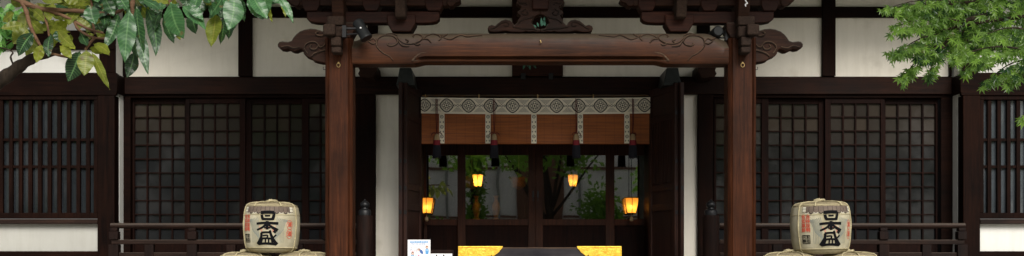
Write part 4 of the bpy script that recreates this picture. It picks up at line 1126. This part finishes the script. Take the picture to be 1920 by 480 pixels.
def figure(cx, cz, s_, bow):
    # simple printed figures: robe, head, hair
    if not bow:
        flat_poly(q, [(cx-.014*s_, cz-.05*s_), (cx+.014*s_, cz-.05*s_), (cx+.017*s_, cz-.02*s_), (cx+.013*s_, cz+.004*s_), (cx-.013*s_, cz+.004*s_), (cx-.017*s_, cz-.02*s_)], ys[0], 'print_blue')
        flat_poly(q, [(cx-.004*s_, cz-.02*s_), (cx+.006*s_, cz-.02*s_), (cx+.004*s_, cz), (cx-.003*s_, cz)], ys[1], 'print_pale_blue')
        disc(q, cx, cz+.018*s_, .0135*s_, .0155*s_, ys[1], 'print_brown'); disc(q, cx+.001, cz+.014*s_, .009*s_, .010*s_, ys[2], 'print_skin')
    else:
        flat_poly(q, [(cx+.03*s_, cz-.04*s_), (cx+.006*s_, cz-.036*s_), (cx-.008*s_, cz-.010*s_), (cx+.0*s_, cz+.006*s_), (cx+.018*s_, cz-.002*s_), (cx+.028*s_, cz-.02*s_)], ys[0], 'print_dark_blue')
        disc(q, cx-.012*s_, cz+.002*s_, .013*s_, .012*s_, ys[1], 'print_brown'); disc(q, cx-.015*s_, cz-.003*s_, .008*s_, .008*s_, ys[2], 'print_skin')
figure(u(.85), vv_(466.8), 1.0, False); figure(u(.55), vv_(468.5), 1.0, True); figure(u(.22), vv_(478.5), 1.0, False)
disc(q, u(.48), vv_(478.8), .007, .007, ys[0], 'print_pink'); disc(q, u(.36), vv_(480), .01, .01, ys[0], 'print_pale_blue')
tag(q.build('poster', 'paper_white'), 'white upright poster with blue lettering and small figures showing how to worship', 'poster')
q = MB(); x0, x1 = X(807.5, d), X(848, d); zt_ = Z(475.5, d)
q.box(x0, x1, Y(d)-.0, Y(d)+.004, zt_-.25, zt_, 'paper_white')
for px, mt in ((818.5, 'ink_black'), (832, 'ink_black')):
    flat_poly(q, [(X(px-1.6, d), Z(479.8, d)), (X(px+1.6, d), Z(479.8, d)), (X(px+1.3, d), Z(478, d)), (X(px-.2, d), Z(477.3, d)), (X(px-1.4, d), Z(478, d))], y-.0012, mt)
for px in (825.5, 838): flat_poly(q, [(X(px-.5, d), Z(481, d)), (X(px+.5, d), Z(481, d)), (X(px+.5, d), Z(477.8, d)), (X(px-.5, d), Z(477.8, d))], y-.0012, 'print_pale_blue')
tag(q.build('notice_card', 'paper_white'), 'low white card with small dark marks right of the worship poster', 'notice card')

# ================================================================== LOQUAT TREE (left foreground)
def big_leaf(mb, base, tip, width, facing, curl, tone, mat=None):
    """corrugated loquat leaf"""
    base, tip = Vector(base), Vector(tip); ax = tip-base; L_ = ax.length; a = ax.normalized()
    nrm = (facing - a*facing.dot(a)).normalized(); side = a.cross(nrm)
    NL, NW = 56, 6
    v, uv, f = [], [], []
    tw = rl.uniform(-.55, .55); bend = rl.uniform(-.07, .07)*L_; fold = rl.uniform(.05, .34); side0, nrm0 = side, nrm
    for i in range(NL+1):
        t = i/NL
        q_ = Quaternion(a, tw*(t-.4)); side, nrm = q_ @ side0, q_ @ nrm0
        w = width/2*max(.0, (math.sin(PI*min(1, t**.86)))**.95) * (1 + .035*math.sin(t*150))
        if t < .06: w = max(w*.6, width*.02)
        sag = curl*L_*(t*t - t)
        for j in range(-NW//2, NW//2+1):
            u_ = j/(NW/2)
            rip = .0010*math.cos(2*PI*13*(t-.11*abs(u_)))*(1-.5*abs(u_))*(abs(u_) > .1)
            p_ = base + a*(L_*t) + side*(w*u_) + side0*bend*4*t*(1-t) + nrm*(abs(u_)*w*fold - .14*w*abs(u_)**2 - sag + rip + .0025*math.sin(t*23+u_*2)*abs(u_))
            v.append(p_); uv.append((u_, t))
    m_ = NW+1
    for i in range(NL):
        for j in range(NW): f.append((i*m_+j, i*m_+j+1, (i+1)*m_+j+1, (i+1)*m_+j))
    # front side must look along +nrm
    mb.add(v, f, mat, uv, tone)
G, O_ = 'loquat_leaf', 'loquat_leaf_olive'
LV = [ # base, tip, width, tone, kind, distance
 ((243,18),(234,118),27,.85,G,6.35), ((222,24),(194,91),19,.55,G,6.45), ((256,12),(270,104),22,.45,G,6.4), ((274,14),(292,106),21,.3,G,6.5), ((262,52),(278,140),17,.5,G,6.42), ((252,98),(238,146),19,.15,G,6.5), ((248,60),(258,118),14,.2,G,6.6),
 ((320,4),(345,73),33,1.0,G,6.3), ((342,10),(386,56),19,.95,G,6.35), ((306,26),(327,82),15,.4,G,6.45), ((354,6),(382,38),15,.9,G,6.3), ((358,24),(368,64),23,.1,G,6.55), ((302,22),(290,57),13,.3,G,6.5), ((322,32),(322,78),14,.25,G,6.6), ((312,10),(282,14),12,.6,G,6.4), ((330,50),(338,75),12,.6,O_,6.6),
 ((438,-12),(428,57),30,.95,G,6.3), ((418,-6),(391,36),23,.6,G,6.4), ((404,26),(396,89),25,.35,O_,6.5), ((420,24),(413,84),17,.2,G,6.55), ((440,18),(429,75),24,.15,G,6.6), ((450,-4),(459,41),17,.1,G,6.5), ((408,2),(396,30),12,.4,G,6.5),
 ((472,-10),(502,36),24,1.0,G,6.3), ((466,-4),(481,32),11,.95,G,6.35), ((516,-14),(550,44),12,1.0,G,6.3), ((496,-20),(500,30),20,.9,G,6.4), ((503,8),(511,44),6,.5,O_,6.45), ((524,-8),(536,34),7,.5,O_,6.5), ((480,-14),(470,24),16,.5,G,6.5),
 ((150,96),(127,153),27,.1,G,6.4), ((162,94),(158,142),24,.45,O_,6.35), ((172,98),(206,168),13,.35,O_,6.4), ((175,82),(206,104),14,.5,O_,6.45), ((168,90),(192,100),10,.6,O_,6.5), ((112,86),(134,110),14,.8,O_,6.35), ((104,84),(70,98),13,.6,O_,6.45), ((78,84),(68,118),15,.75,O_,6.4), ((120,82),(142,92),10,.8,O_,6.5),
 ((62,62),(34,106),22,.1,G,6.35), ((52,54),(24,82),26,.4,O_,6.45), ((66,68),(48,104),17,.3,O_,6.5), ((44,46),(0,54),15,.35,O_,6.4), ((108,56),(140,88),17,.45,O_,6.4), ((86,54),(132,60),14,.5,O_,6.5), ((96,64),(92,108),15,.1,G,6.45), ((104,58),(114,80),16,.15,G,6.4), ((60,40),(82,62),17,.4,O_,6.5), ((46,20),(44,58),24,.35,O_,6.55), ((40,60),(60,72),14,.3,G,6.55),
 ((62,18),(84,40),15,.3,O_,6.4), ((100,6),(92,40),17,.5,O_,6.5), ((132,6),(148,36),16,.4,O_,6.5), ((150,14),(128,48),16,.3,O_,6.5), ((170,10),(180,46),22,.75,G,6.35), ((190,14),(196,50),15,.2,G,6.5), ((160,2),(190,-10),13,.5,O_,6.5), ((118,-6),(148,6),16,.6,O_,6.4), ((74,-8),(118,4),17,.4,O_,6.4), ((20,6),(50,-6),18,.4,O_,6.5), ((206,8),(180,34),20,.3,G,6.45), ((210,22),(170,28),13,.3,O_,6.55), ((196,-4),(214,30),17,.45,G,6.4), ((224,-8),(240,18),17,.5,G,6.4), ((254,-6),(286,40),18,.3,O_,6.55), ((268,0),(300,20),14,.5,G,6.4), ((284,-8),(318,6),16,.5,O_,6.45), ((340,-12),(352,14),16,.55,G,6.5), ((372,-12),(356,24),17,.6,G,6.4), ((360,-14),(398,10),18,.5,O_,6.5), ((384,-16),(394,6),15,.4,G,6.45), ((140,36),(172,52),13,.5,O_,6.45), ((180,56),(200,74),11,.6,O_,6.5), ((150,60),(164,86),14,.2,G,6.5), ((132,64),(126,96),14,.3,O_,6.55), ((26,24),(4,40),17,.35,O_,6.5), ((176,64),(160,74),9,.5,O_,6.5),
]
lq = empty('loquat_tree', (-4.9, Y(6.6), 0), 'loquat tree reaching in from the left with long ribbed drooping leaves', 'tree')
tr = MB()
tr.tube(smooth_path([(-4.9, Y(6.6), -.02), (-4.88, Y(6.6)+.05, .8), (-4.8, Y(6.55), 1.7), (-4.6, Y(6.5), 2.5), (-4.35, Y(6.5), 3.3), (-4.0, Y(6.5), 4.2)], 4), [.16-.004*i for i in range(21)], 12)
tr.build('trunk', 'bark_dark', lq)
bm_ = MB()
def limb(pts, r0, r1, mb=bm_, k=5, mat='bark'):
    pp = smooth_path(pts, k); n_ = len(pp); mb.tube(pp, [(r0+(r1-r0)*i/(n_-1))*(1+.12*math.sin(i*1.7)) for i in range(n_)], 9, mat)
dl_ = 6.45
PT = lambda a, b_, d=dl_: P(a, b_, d)
limb([(-4.42, Y(6.5), 3.1), PT(-260, -20), PT(-160, -40), PT(-60, -30), PT(20, -6), PT(75, 16), PT(140, 20), PT(205, 25), PT(232, 18)], .021, .008)
limb([PT(75, 16), PT(105, 24), PT(132, 36), PT(165, 54), PT(194, 62)], .011, .006)
limb([PT(42, 4), PT(50, 24), PT(56, 46), PT(68, 72), PT(86, 96), PT(130, 108)], .013, .006)
limb([PT(140, 40), PT(146, 54), PT(168, 68), PT(190, 72), PT(212, 70)], .008, .005)
limb([PT(178, 70), PT(166, 84), PT(160, 94)], .008, .007)
limb([PT(-60, -30), PT(120, -40), PT(250, -26), PT(330, -20), PT(420, -26), PT(500, -26), PT(540, -22)], .032, .008)
limb([PT(250, -26), PT(250, -4), PT(248, 14), PT(250, 52)], .013, .012); limb([PT(330, -20), PT(320, -6), PT(318, 10)], .010, .008); limb([PT(420, -26), PT(426, -12), PT(428, -4)], .010, .008); limb([PT(500, -26), PT(494, -16)], .008, .007)
limb([PT(76, 22), PT(88, 44), PT(92, 68)], .008, .005); limb([PT(170, -34), PT(172, 2), PT(174, 40), PT(178, 64)], .008, .006)
bm_.build('branches', 'bark', lq)
b2 = MB()
limb([(-4.84, Y(6.56)+.0, 1.9), PT(-120, 215, 6.6), PT(-40, 178, 6.6), PT(8, 146, 6.6), PT(40, 122, 6.6), PT(70, 106, 6.6), PT(110, 96, 6.7)], .055, .02, b2, mat='bark_dark')
limb([PT(28, 128, 6.6), PT(20, 108, 6.58), PT(24, 98, 6.58), PT(12, 92, 6.6), PT(-10, 88, 6.6)], .006, .003, b2, mat='bark_dark')
b2.build('lower_limb', 'bark_dark', lq)
fm = MB(); rl = random.Random(11)
def add_loquat(b_, t_, w_, tone, kind, d_):
    base, tip = P(*b_, d_), P(*t_, d_ + rl.uniform(-.10, .04))
    fac = Vector((rl.uniform(-.55, .55), -1, -.15 + 1.0*tone + rl.uniform(-.25, .25)))
    if kind == O_: fac = Vector((rl.uniform(-.4, .4), -1, rl.uniform(-.3, .3)))
    big_leaf(fm, base, tip, w_*d_/F*1.3, fac, rl.uniform(-.10, .12), tone, kind)
for l in LV: add_loquat(*l)
for k in range(52):
    a = rl.uniform(42, 235); b_ = rl.uniform(-14, 62) if a < 120 else rl.uniform(-14, 40); an = rl.uniform(-.3, 3.4); ln = rl.uniform(30, 46)
    add_loquat((a, b_), (a+ln*math.cos(an), b_+ln*math.sin(an)*.7), rl.uniform(13, 19), min(1, max(0, rl.gauss(.4, .3))), O_ if rl.random() < .62 else G, rl.uniform(6.5, 6.95))
for k in range(34):
    a = rl.choice([rl.uniform(175, 300), rl.uniform(300, 530)]); b_ = rl.uniform(-24, 10); an = rl.uniform(.9, 2.2); ln = rl.uniform(44, 66)
    add_loquat((a, b_), (a+ln*math.cos(an)*.8, b_+ln*math.sin(an)*.62), rl.uniform(13, 21), rl.random(), G if rl.random() < .88 else O_, rl.uniform(6.45, 6.8))
for k in range(60):      # the part of the crown above and left of the picture
    a = rl.uniform(-260, 330); b_ = rl.uniform(-170, -22) if a > 0 else rl.uniform(-170, 120); an = rl.uniform(.2, 2.9)
    ln = rl.uniform(50, 95)
    add_loquat((a, b_), (a+ln*math.cos(an), b_+ln*math.sin(an)*.75 if b_ < -60 else b_+ln*math.sin(an)*.3), rl.uniform(16, 27), rl.random(), G if rl.random() < .6 else O_, rl.uniform(6.2, 6.8))
fm.build('crown', G, lq, smooth=60)

# ================================================================== MAPLE (right)
def maple_leaf(mb, c, size, nrm, ang, tone):
    nrm = nrm.normalized(); up = Vector((0,0,1)); a = (up - nrm*up.dot(nrm)).normalized(); b_ = nrm.cross(a)
    ca, sa = math.cos(ang), math.sin(ang); ax, bx_ = a*ca + b_*sa, b_*ca - a*sa       # ax points to the tip lobe
    lob = [(-122, .50), (-80, .84), (-41, 1.0), (0, 1.1), (41, 1.0), (80, .84), (122, .50)]
    v = [c]; f = []
    def pt(th, r, h=0.0):
        return c + (ax*math.cos(R(th)) + bx_*math.sin(R(th)))*r*size + nrm*h*size
    v.append(pt(-160, .12))
    for i, (th, l) in enumerate(lob):
        v.append(pt(th-13, l*.50, .04)); v.append(pt(th, l, -.06)); v.append(pt(th+13, l*.50, .04))
        nx = (lob[i+1][0]+th)/2 if i < 6 else 160
        v.append(pt(nx, .33 if i < 6 else .12, -.03))
    n_ = len(v)-1
    for i in range(1, n_): f.append((0, i, i+1))
    mb.add(v, f, None, None, tone)
mp = empty('maple_tree', (X(2230, 8.2), Y(8.4), 0), 'bright green maple reaching in from the right with small star shaped leaves', 'tree')
rm = random.Random(5)
mb_ = MB(); tw_ = MB()
tr = MB(); tx = X(2230, 8.2)
tr.tube(smooth_path([(tx, Y(8.4), -.02), (tx-.03, Y(8.4), 1.0), (tx-.08, Y(8.4), 2.0), (tx-.2, Y(8.3), 3.0), (tx-.45, Y(8.2), 4.0), (tx-.9, Y(8.1), 5.0)], 4), [.11-.003*i for i in range(21)], 12)
tr.build('trunk', 'bark_dark', mp)
def spray(b_, t_, w_, n_, d0, d1, tone0=.5, size=(10.5, 15.5)):
    B0, B1 = P(*b_, d0), P(*t_, d1)
    pts = [B0.lerp(B1, i/6) + Vector((0, 0, .05*math.sin(PI*i/6))) for i in range(7)]
    tw_.tube(pts, [.007-.0009*i for i in range(7)], 6)
    for k in range(int(n_*.72)):
        t = rm.random()**.72; px = b_[0]+(t_[0]-b_[0])*t + rm.gauss(0, w_*.45)*(1-.55*t); py = b_[1]+(t_[1]-b_[1])*t + rm.gauss(0, w_*.5)*(1-.5*t)
        d = d0+(d1-d0)*t + rm.gauss(0, .10)
        nr = Vector((rm.gauss(-.1, .45), -1+rm.gauss(0, .3), rm.uniform(-.2, .7)))
        maple_leaf(mb_, P(px, py, d), rm.uniform(*size)*d/F, nr, PI + rm.gauss(.25*(1 if t_[0] < b_[0] else -1), .7), min(1, max(0, tone0 + rm.gauss(0, .28))))
limbs = [((2150, -60), (1960, -20), (1800, 6), (1700, 10)), ((2150, -40), (1980, 20), (1850, 40), (1750, 60)), ((2160, 0), (2020, 60), (1920, 95), (1850, 110)), ((1850, 30), (1810, 40), (1780, 70), (1768, 90))]
for l in limbs:
    pp = smooth_path([P(a, b_, 8.1) for a, b_ in l], 4); tw_.tube(pp, [.022*(1-.75*i/(len(pp)-1)) for i in range(len(pp))], 7)
for a in [((1810,8),(1652,20),15,75,8.1,7.8,.55), ((1800,40),(1668,56),22,120,8.1,7.8,.75), ((1785,62),(1668,110),20,115,8.1,7.8,.5), ((1776,78),(1688,152),19,100,8.1,7.9,.45), ((1775,85),(1738,148),11,38,8.1,8.0,.4), ((1770,30),(1690,26),16,70,8.1,7.9,.5),
          ((1930,95),(1782,112),21,150,7.6,7.4,.65), ((1930,112),(1842,166),15,75,7.6,7.5,.45), ((1935,125),(1890,160),14,50,7.7,7.6,.45), ((1890,100),(1800,140),11,45,7.7,7.5,.55), ((1940,60),(1830,75),18,90,7.8,7.6,.55), ((1960,215),(1908,228),9,16,7.6,7.5,.5)]: spray(*a)
for k in range(1750):
    px = rm.uniform(1720, 2040); py = rm.uniform(-70, 98)
    lim = 1725 + max(0, (py-20))*.75
    if px < lim and rm.random() < .8: continue
    d = rm.uniform(7.9, 9.0)
    nr = Vector((rm.gauss(0, .5), -1+rm.gauss(0, .4), rm.uniform(-.1, 1.1)))
    maple_leaf(mb_, P(px, py, d), rm.uniform(10.5, 16)*d/F, nr, PI + rm.gauss(0, .8), min(1, max(0, rm.gauss(.62-.5*(d-7.9), .25))))  # shade inside the crown painted in: deeper leaves get a darker tone
mb_.build('crown', 'maple_leaf', mp, smooth=0)
tw_.build('branches', 'bark_dark', mp)

# ================================================================== SHRUB behind the loquat
def leafy(mb, c, s_, r_, tone):
    nr = Vector((r_.gauss(0, .6), -1+r_.gauss(0, .5), r_.uniform(0, 1.4))).normalized(); a = nr.orthogonal().normalized(); a = Quaternion(nr, r_.uniform(0, 6.3)) @ a; b_ = nr.cross(a)
    mb.add([c-a*s_, c-b_*s_*.45-a*.2*s_, c+a*s_-nr*.2*s_, c+b_*s_*.45-a*.2*s_], [(0,1,2), (0,2,3)], None, None, tone)
sh = empty('broadleaf_tree', (X(-60, 9.6), Y(9.6), 0), 'small fresh green leafed tree behind the loquat at the left edge', 'tree')
q = MB(); q.tube(smooth_path([(X(-60, 9.6), Y(9.6), -.02), (X(-55, 9.6), Y(9.6), 1.2), (X(-65, 9.6), Y(9.65), 2.4), (X(-40, 9.6), Y(9.6), 3.4)], 4), [.06-.003*i for i in range(13)], 9); q.build('trunk', 'bark_dark', sh)
q = MB(); r2 = random.Random(9)
for k in range(620):
    cl = r2.choice([(-90, 20, 60), (-30, 55, 34), (0, 74, 24), (10, 46, 20), (-60, 110, 50), (18, 30, 26), (-20, -20, 60)])
    leafy(q, P(cl[0]+r2.gauss(0, cl[2]*.45), cl[1]+r2.gauss(0, cl[2]*.4), 9.6+r2.gauss(0, .25)), r2.uniform(.03, .055), r2, min(1, max(0, r2.gauss(.5, .3))))
q.build('crown', 'shrub_leaf', sh, smooth=0)

# ================================================================== THE STREET SIDE OPPOSITE (mirrored in the glass)
t = empty('opposite_house', (0, -36, 0), 'pale rendered house across the precinct, seen only mirrored in the door glass', 'house')
q = MB(); q.box(-6.5, 8.5, -41, -36, 0, 9); q.build('wall', 'pale_render', t)
q = MB(); q.box(.1, 2.2, -35.999, -35.85, 0, 6.5); q.build('russet_bay', 'russet_render', t)
for xx in (-5.2, 5.6): 
    q = MB(); q.box(xx, xx+1.4, -36, -35.95, 3.2, 4.6); w_ = q.build('window', 'shade_window', t)
for xx in (-3.05, -.75, 2.95, 4.3):
    q = MB(); q.tube([(xx, -35.9, .1), (xx, -35.9, 9)], .055, 8); q.build('downpipe', 'stone', t)
for zz_ in (3.1, 5.3):
    q = MB(); q.box(-6.5, .05, -35.999, -35.9, zz_, zz_+.10); q.box(2.25, 8.5, -35.999, -35.9, zz_, zz_+.10); q.build('string_course', 'russet_render', t)
q = MB(); q.box(-6.9, 8.9, -41.4, -35.5, 9, 9.3); q.build('roof', 'stone', t)
def far_tree(x, y, h, w_, seed, lab, low=1.5):
    r_ = random.Random(seed); t = empty('precinct_tree', (x, y, 0), lab, 'tree', 'trees across the precinct')
    q = MB(); q.tube([(x, y, 0), (x+.1, y, h*.3), (x-.1, y, h*.7)], [.22, .17, .08], 8)
    for k in range(5): an = k*1.3; q.tube([(x, y, h*.3), (x+w_*.4*math.cos(an), y+w_*.4*math.sin(an), h*.62)], [.09, .03], 6)
    q.build('trunk', 'bark_dark', t)
    q = MB(); cl = [(r_.gauss(0, w_*.30), r_.gauss(0, w_*.25), r_.uniform(low, h)) for _ in range(26)]
    for k in range(int(1500 + 900*min(5, w_))):
        c = r_.choice(cl); sp_ = min(.5, .12+w_*.14); p_ = Vector((x+c[0]+r_.gauss(0, sp_), y+c[1]+r_.gauss(0, sp_), c[2]+r_.gauss(0, .35)))
        leafy(q, p_, r_.uniform(.08, .15), r_, r_.random())
    q.build('crown', 'far_leaf', t, smooth=0)
far_tree(-21, -26, 11, 7, 11, 'broad tree mirrored in the left wing window')
far_tree(-28, -25, 11, 7, 12, 'broad tree mirrored at the far left of the left wing window')
for k_, xx in enumerate((-24, -17.5, -12.5, -9, 10.5, 14.5, 20)):
    far_tree(xx, -34 + (k_ % 2), 11, 5, 20+k_, 'tree in the back row across the precinct', 1.0)
far_tree(-15, -27, 10, 7, 1, 'broad tree mirrored in the far left lattice screens')
far_tree(-11, -28, 10, 6, 9, 'leafy tree mirrored between the left lattice screens', 1.2)
far_tree(-7, -29, 9, 4.5, 2, 'rounded tree mirrored in the left lattice screens', 2.0)
far_tree(-1.75, -32, 8, .5, 3, 'narrow tree mirrored in the left glass door', 2.6)
far_tree(1.2, -28, 9, 5.5, 4, 'high crowned tree mirrored across the middle glass doors', 4.9)
far_tree(6.6, -28, 9, 4, 5, 'bushy tree mirrored in the right glass door', 1.0)
far_tree(3.7, -31, 3.7, 1.2, 7, 'low bush mirrored low in the right glass door', 1.2)
far_tree(11.5, -27.5, 9, 5, 8, 'rounded tree mirrored in the right lattice screens', 1.5)
far_tree(17.5, -27, 10, 7, 6, 'broad tree mirrored in the far right lattice screens')

# ================================================================== LIGHT, SKY, CAMERA
SUN_EL, SUN_AZ = R(38), R(166)        # azimuth from +Y, clockwise: behind the camera, to the left
w = bpy.data.worlds.new('World'); scn.world = w; w.use_nodes = True
nt = w.node_tree
for n in list(nt.nodes): nt.nodes.remove(n)
sky = nt.nodes.new('ShaderNodeTexSky'); sky.sky_type = 'NISHITA'; sky.sun_disc = False
sky.sun_elevation = SUN_EL; sky.sun_rotation = SUN_AZ; sky.dust_density = 3.0; sky.air_density = 1.0
hs = nt.nodes.new('ShaderNodeHueSaturation'); hs.inputs['Saturation'].default_value = .22
bg = nt.nodes.new('ShaderNodeBackground'); bg.inputs['Strength'].default_value = .15
ou = nt.nodes.new('ShaderNodeOutputWorld')
nt.links.new(sky.outputs[0], hs.inputs['Color']); nt.links.new(hs.outputs[0], bg.inputs[0]); nt.links.new(bg.outputs[0], ou.inputs[0])
sl = bpy.data.lights.new('sun', 'SUN'); sl.energy = 3.6; sl.angle = R(28); sl.color = (1, .95, .87)
so = bpy.data.objects.new('sun', sl); COL.objects.link(so)
dirv = Vector((math.sin(SUN_AZ)*math.cos(SUN_EL), math.cos(SUN_AZ)*math.cos(SUN_EL), math.sin(SUN_EL)))
so.rotation_euler = dirv.to_track_quat('Z', 'Y').to_euler(); so.location = (-6, -20, 20)

cam = bpy.data.cameras.new('camera'); co = bpy.data.objects.new('camera', cam); COL.objects.link(co)
co.location = (CX, CY, CZ); co.rotation_euler = (R(90), 0, 0)
cam.sensor_width = 36; cam.lens = 36*F/1920; cam.shift_x = (960-VX)/1920; cam.shift_y = (HZ-240)/1920
cam.clip_start = .1; cam.clip_end = 500
scn.camera = co
scn.view_settings.view_transform = 'Standard'; scn.view_settings.look = 'None'; scn.view_settings.exposure = 0
scn.cycles.use_denoising = True; scn.cycles.max_bounces = 8; scn.cycles.transparent_max_bounces = 12
scn.cycles.sample_clamp_indirect = 4.0; scn.cycles.caustics_reflective = False; scn.cycles.caustics_refractive = False
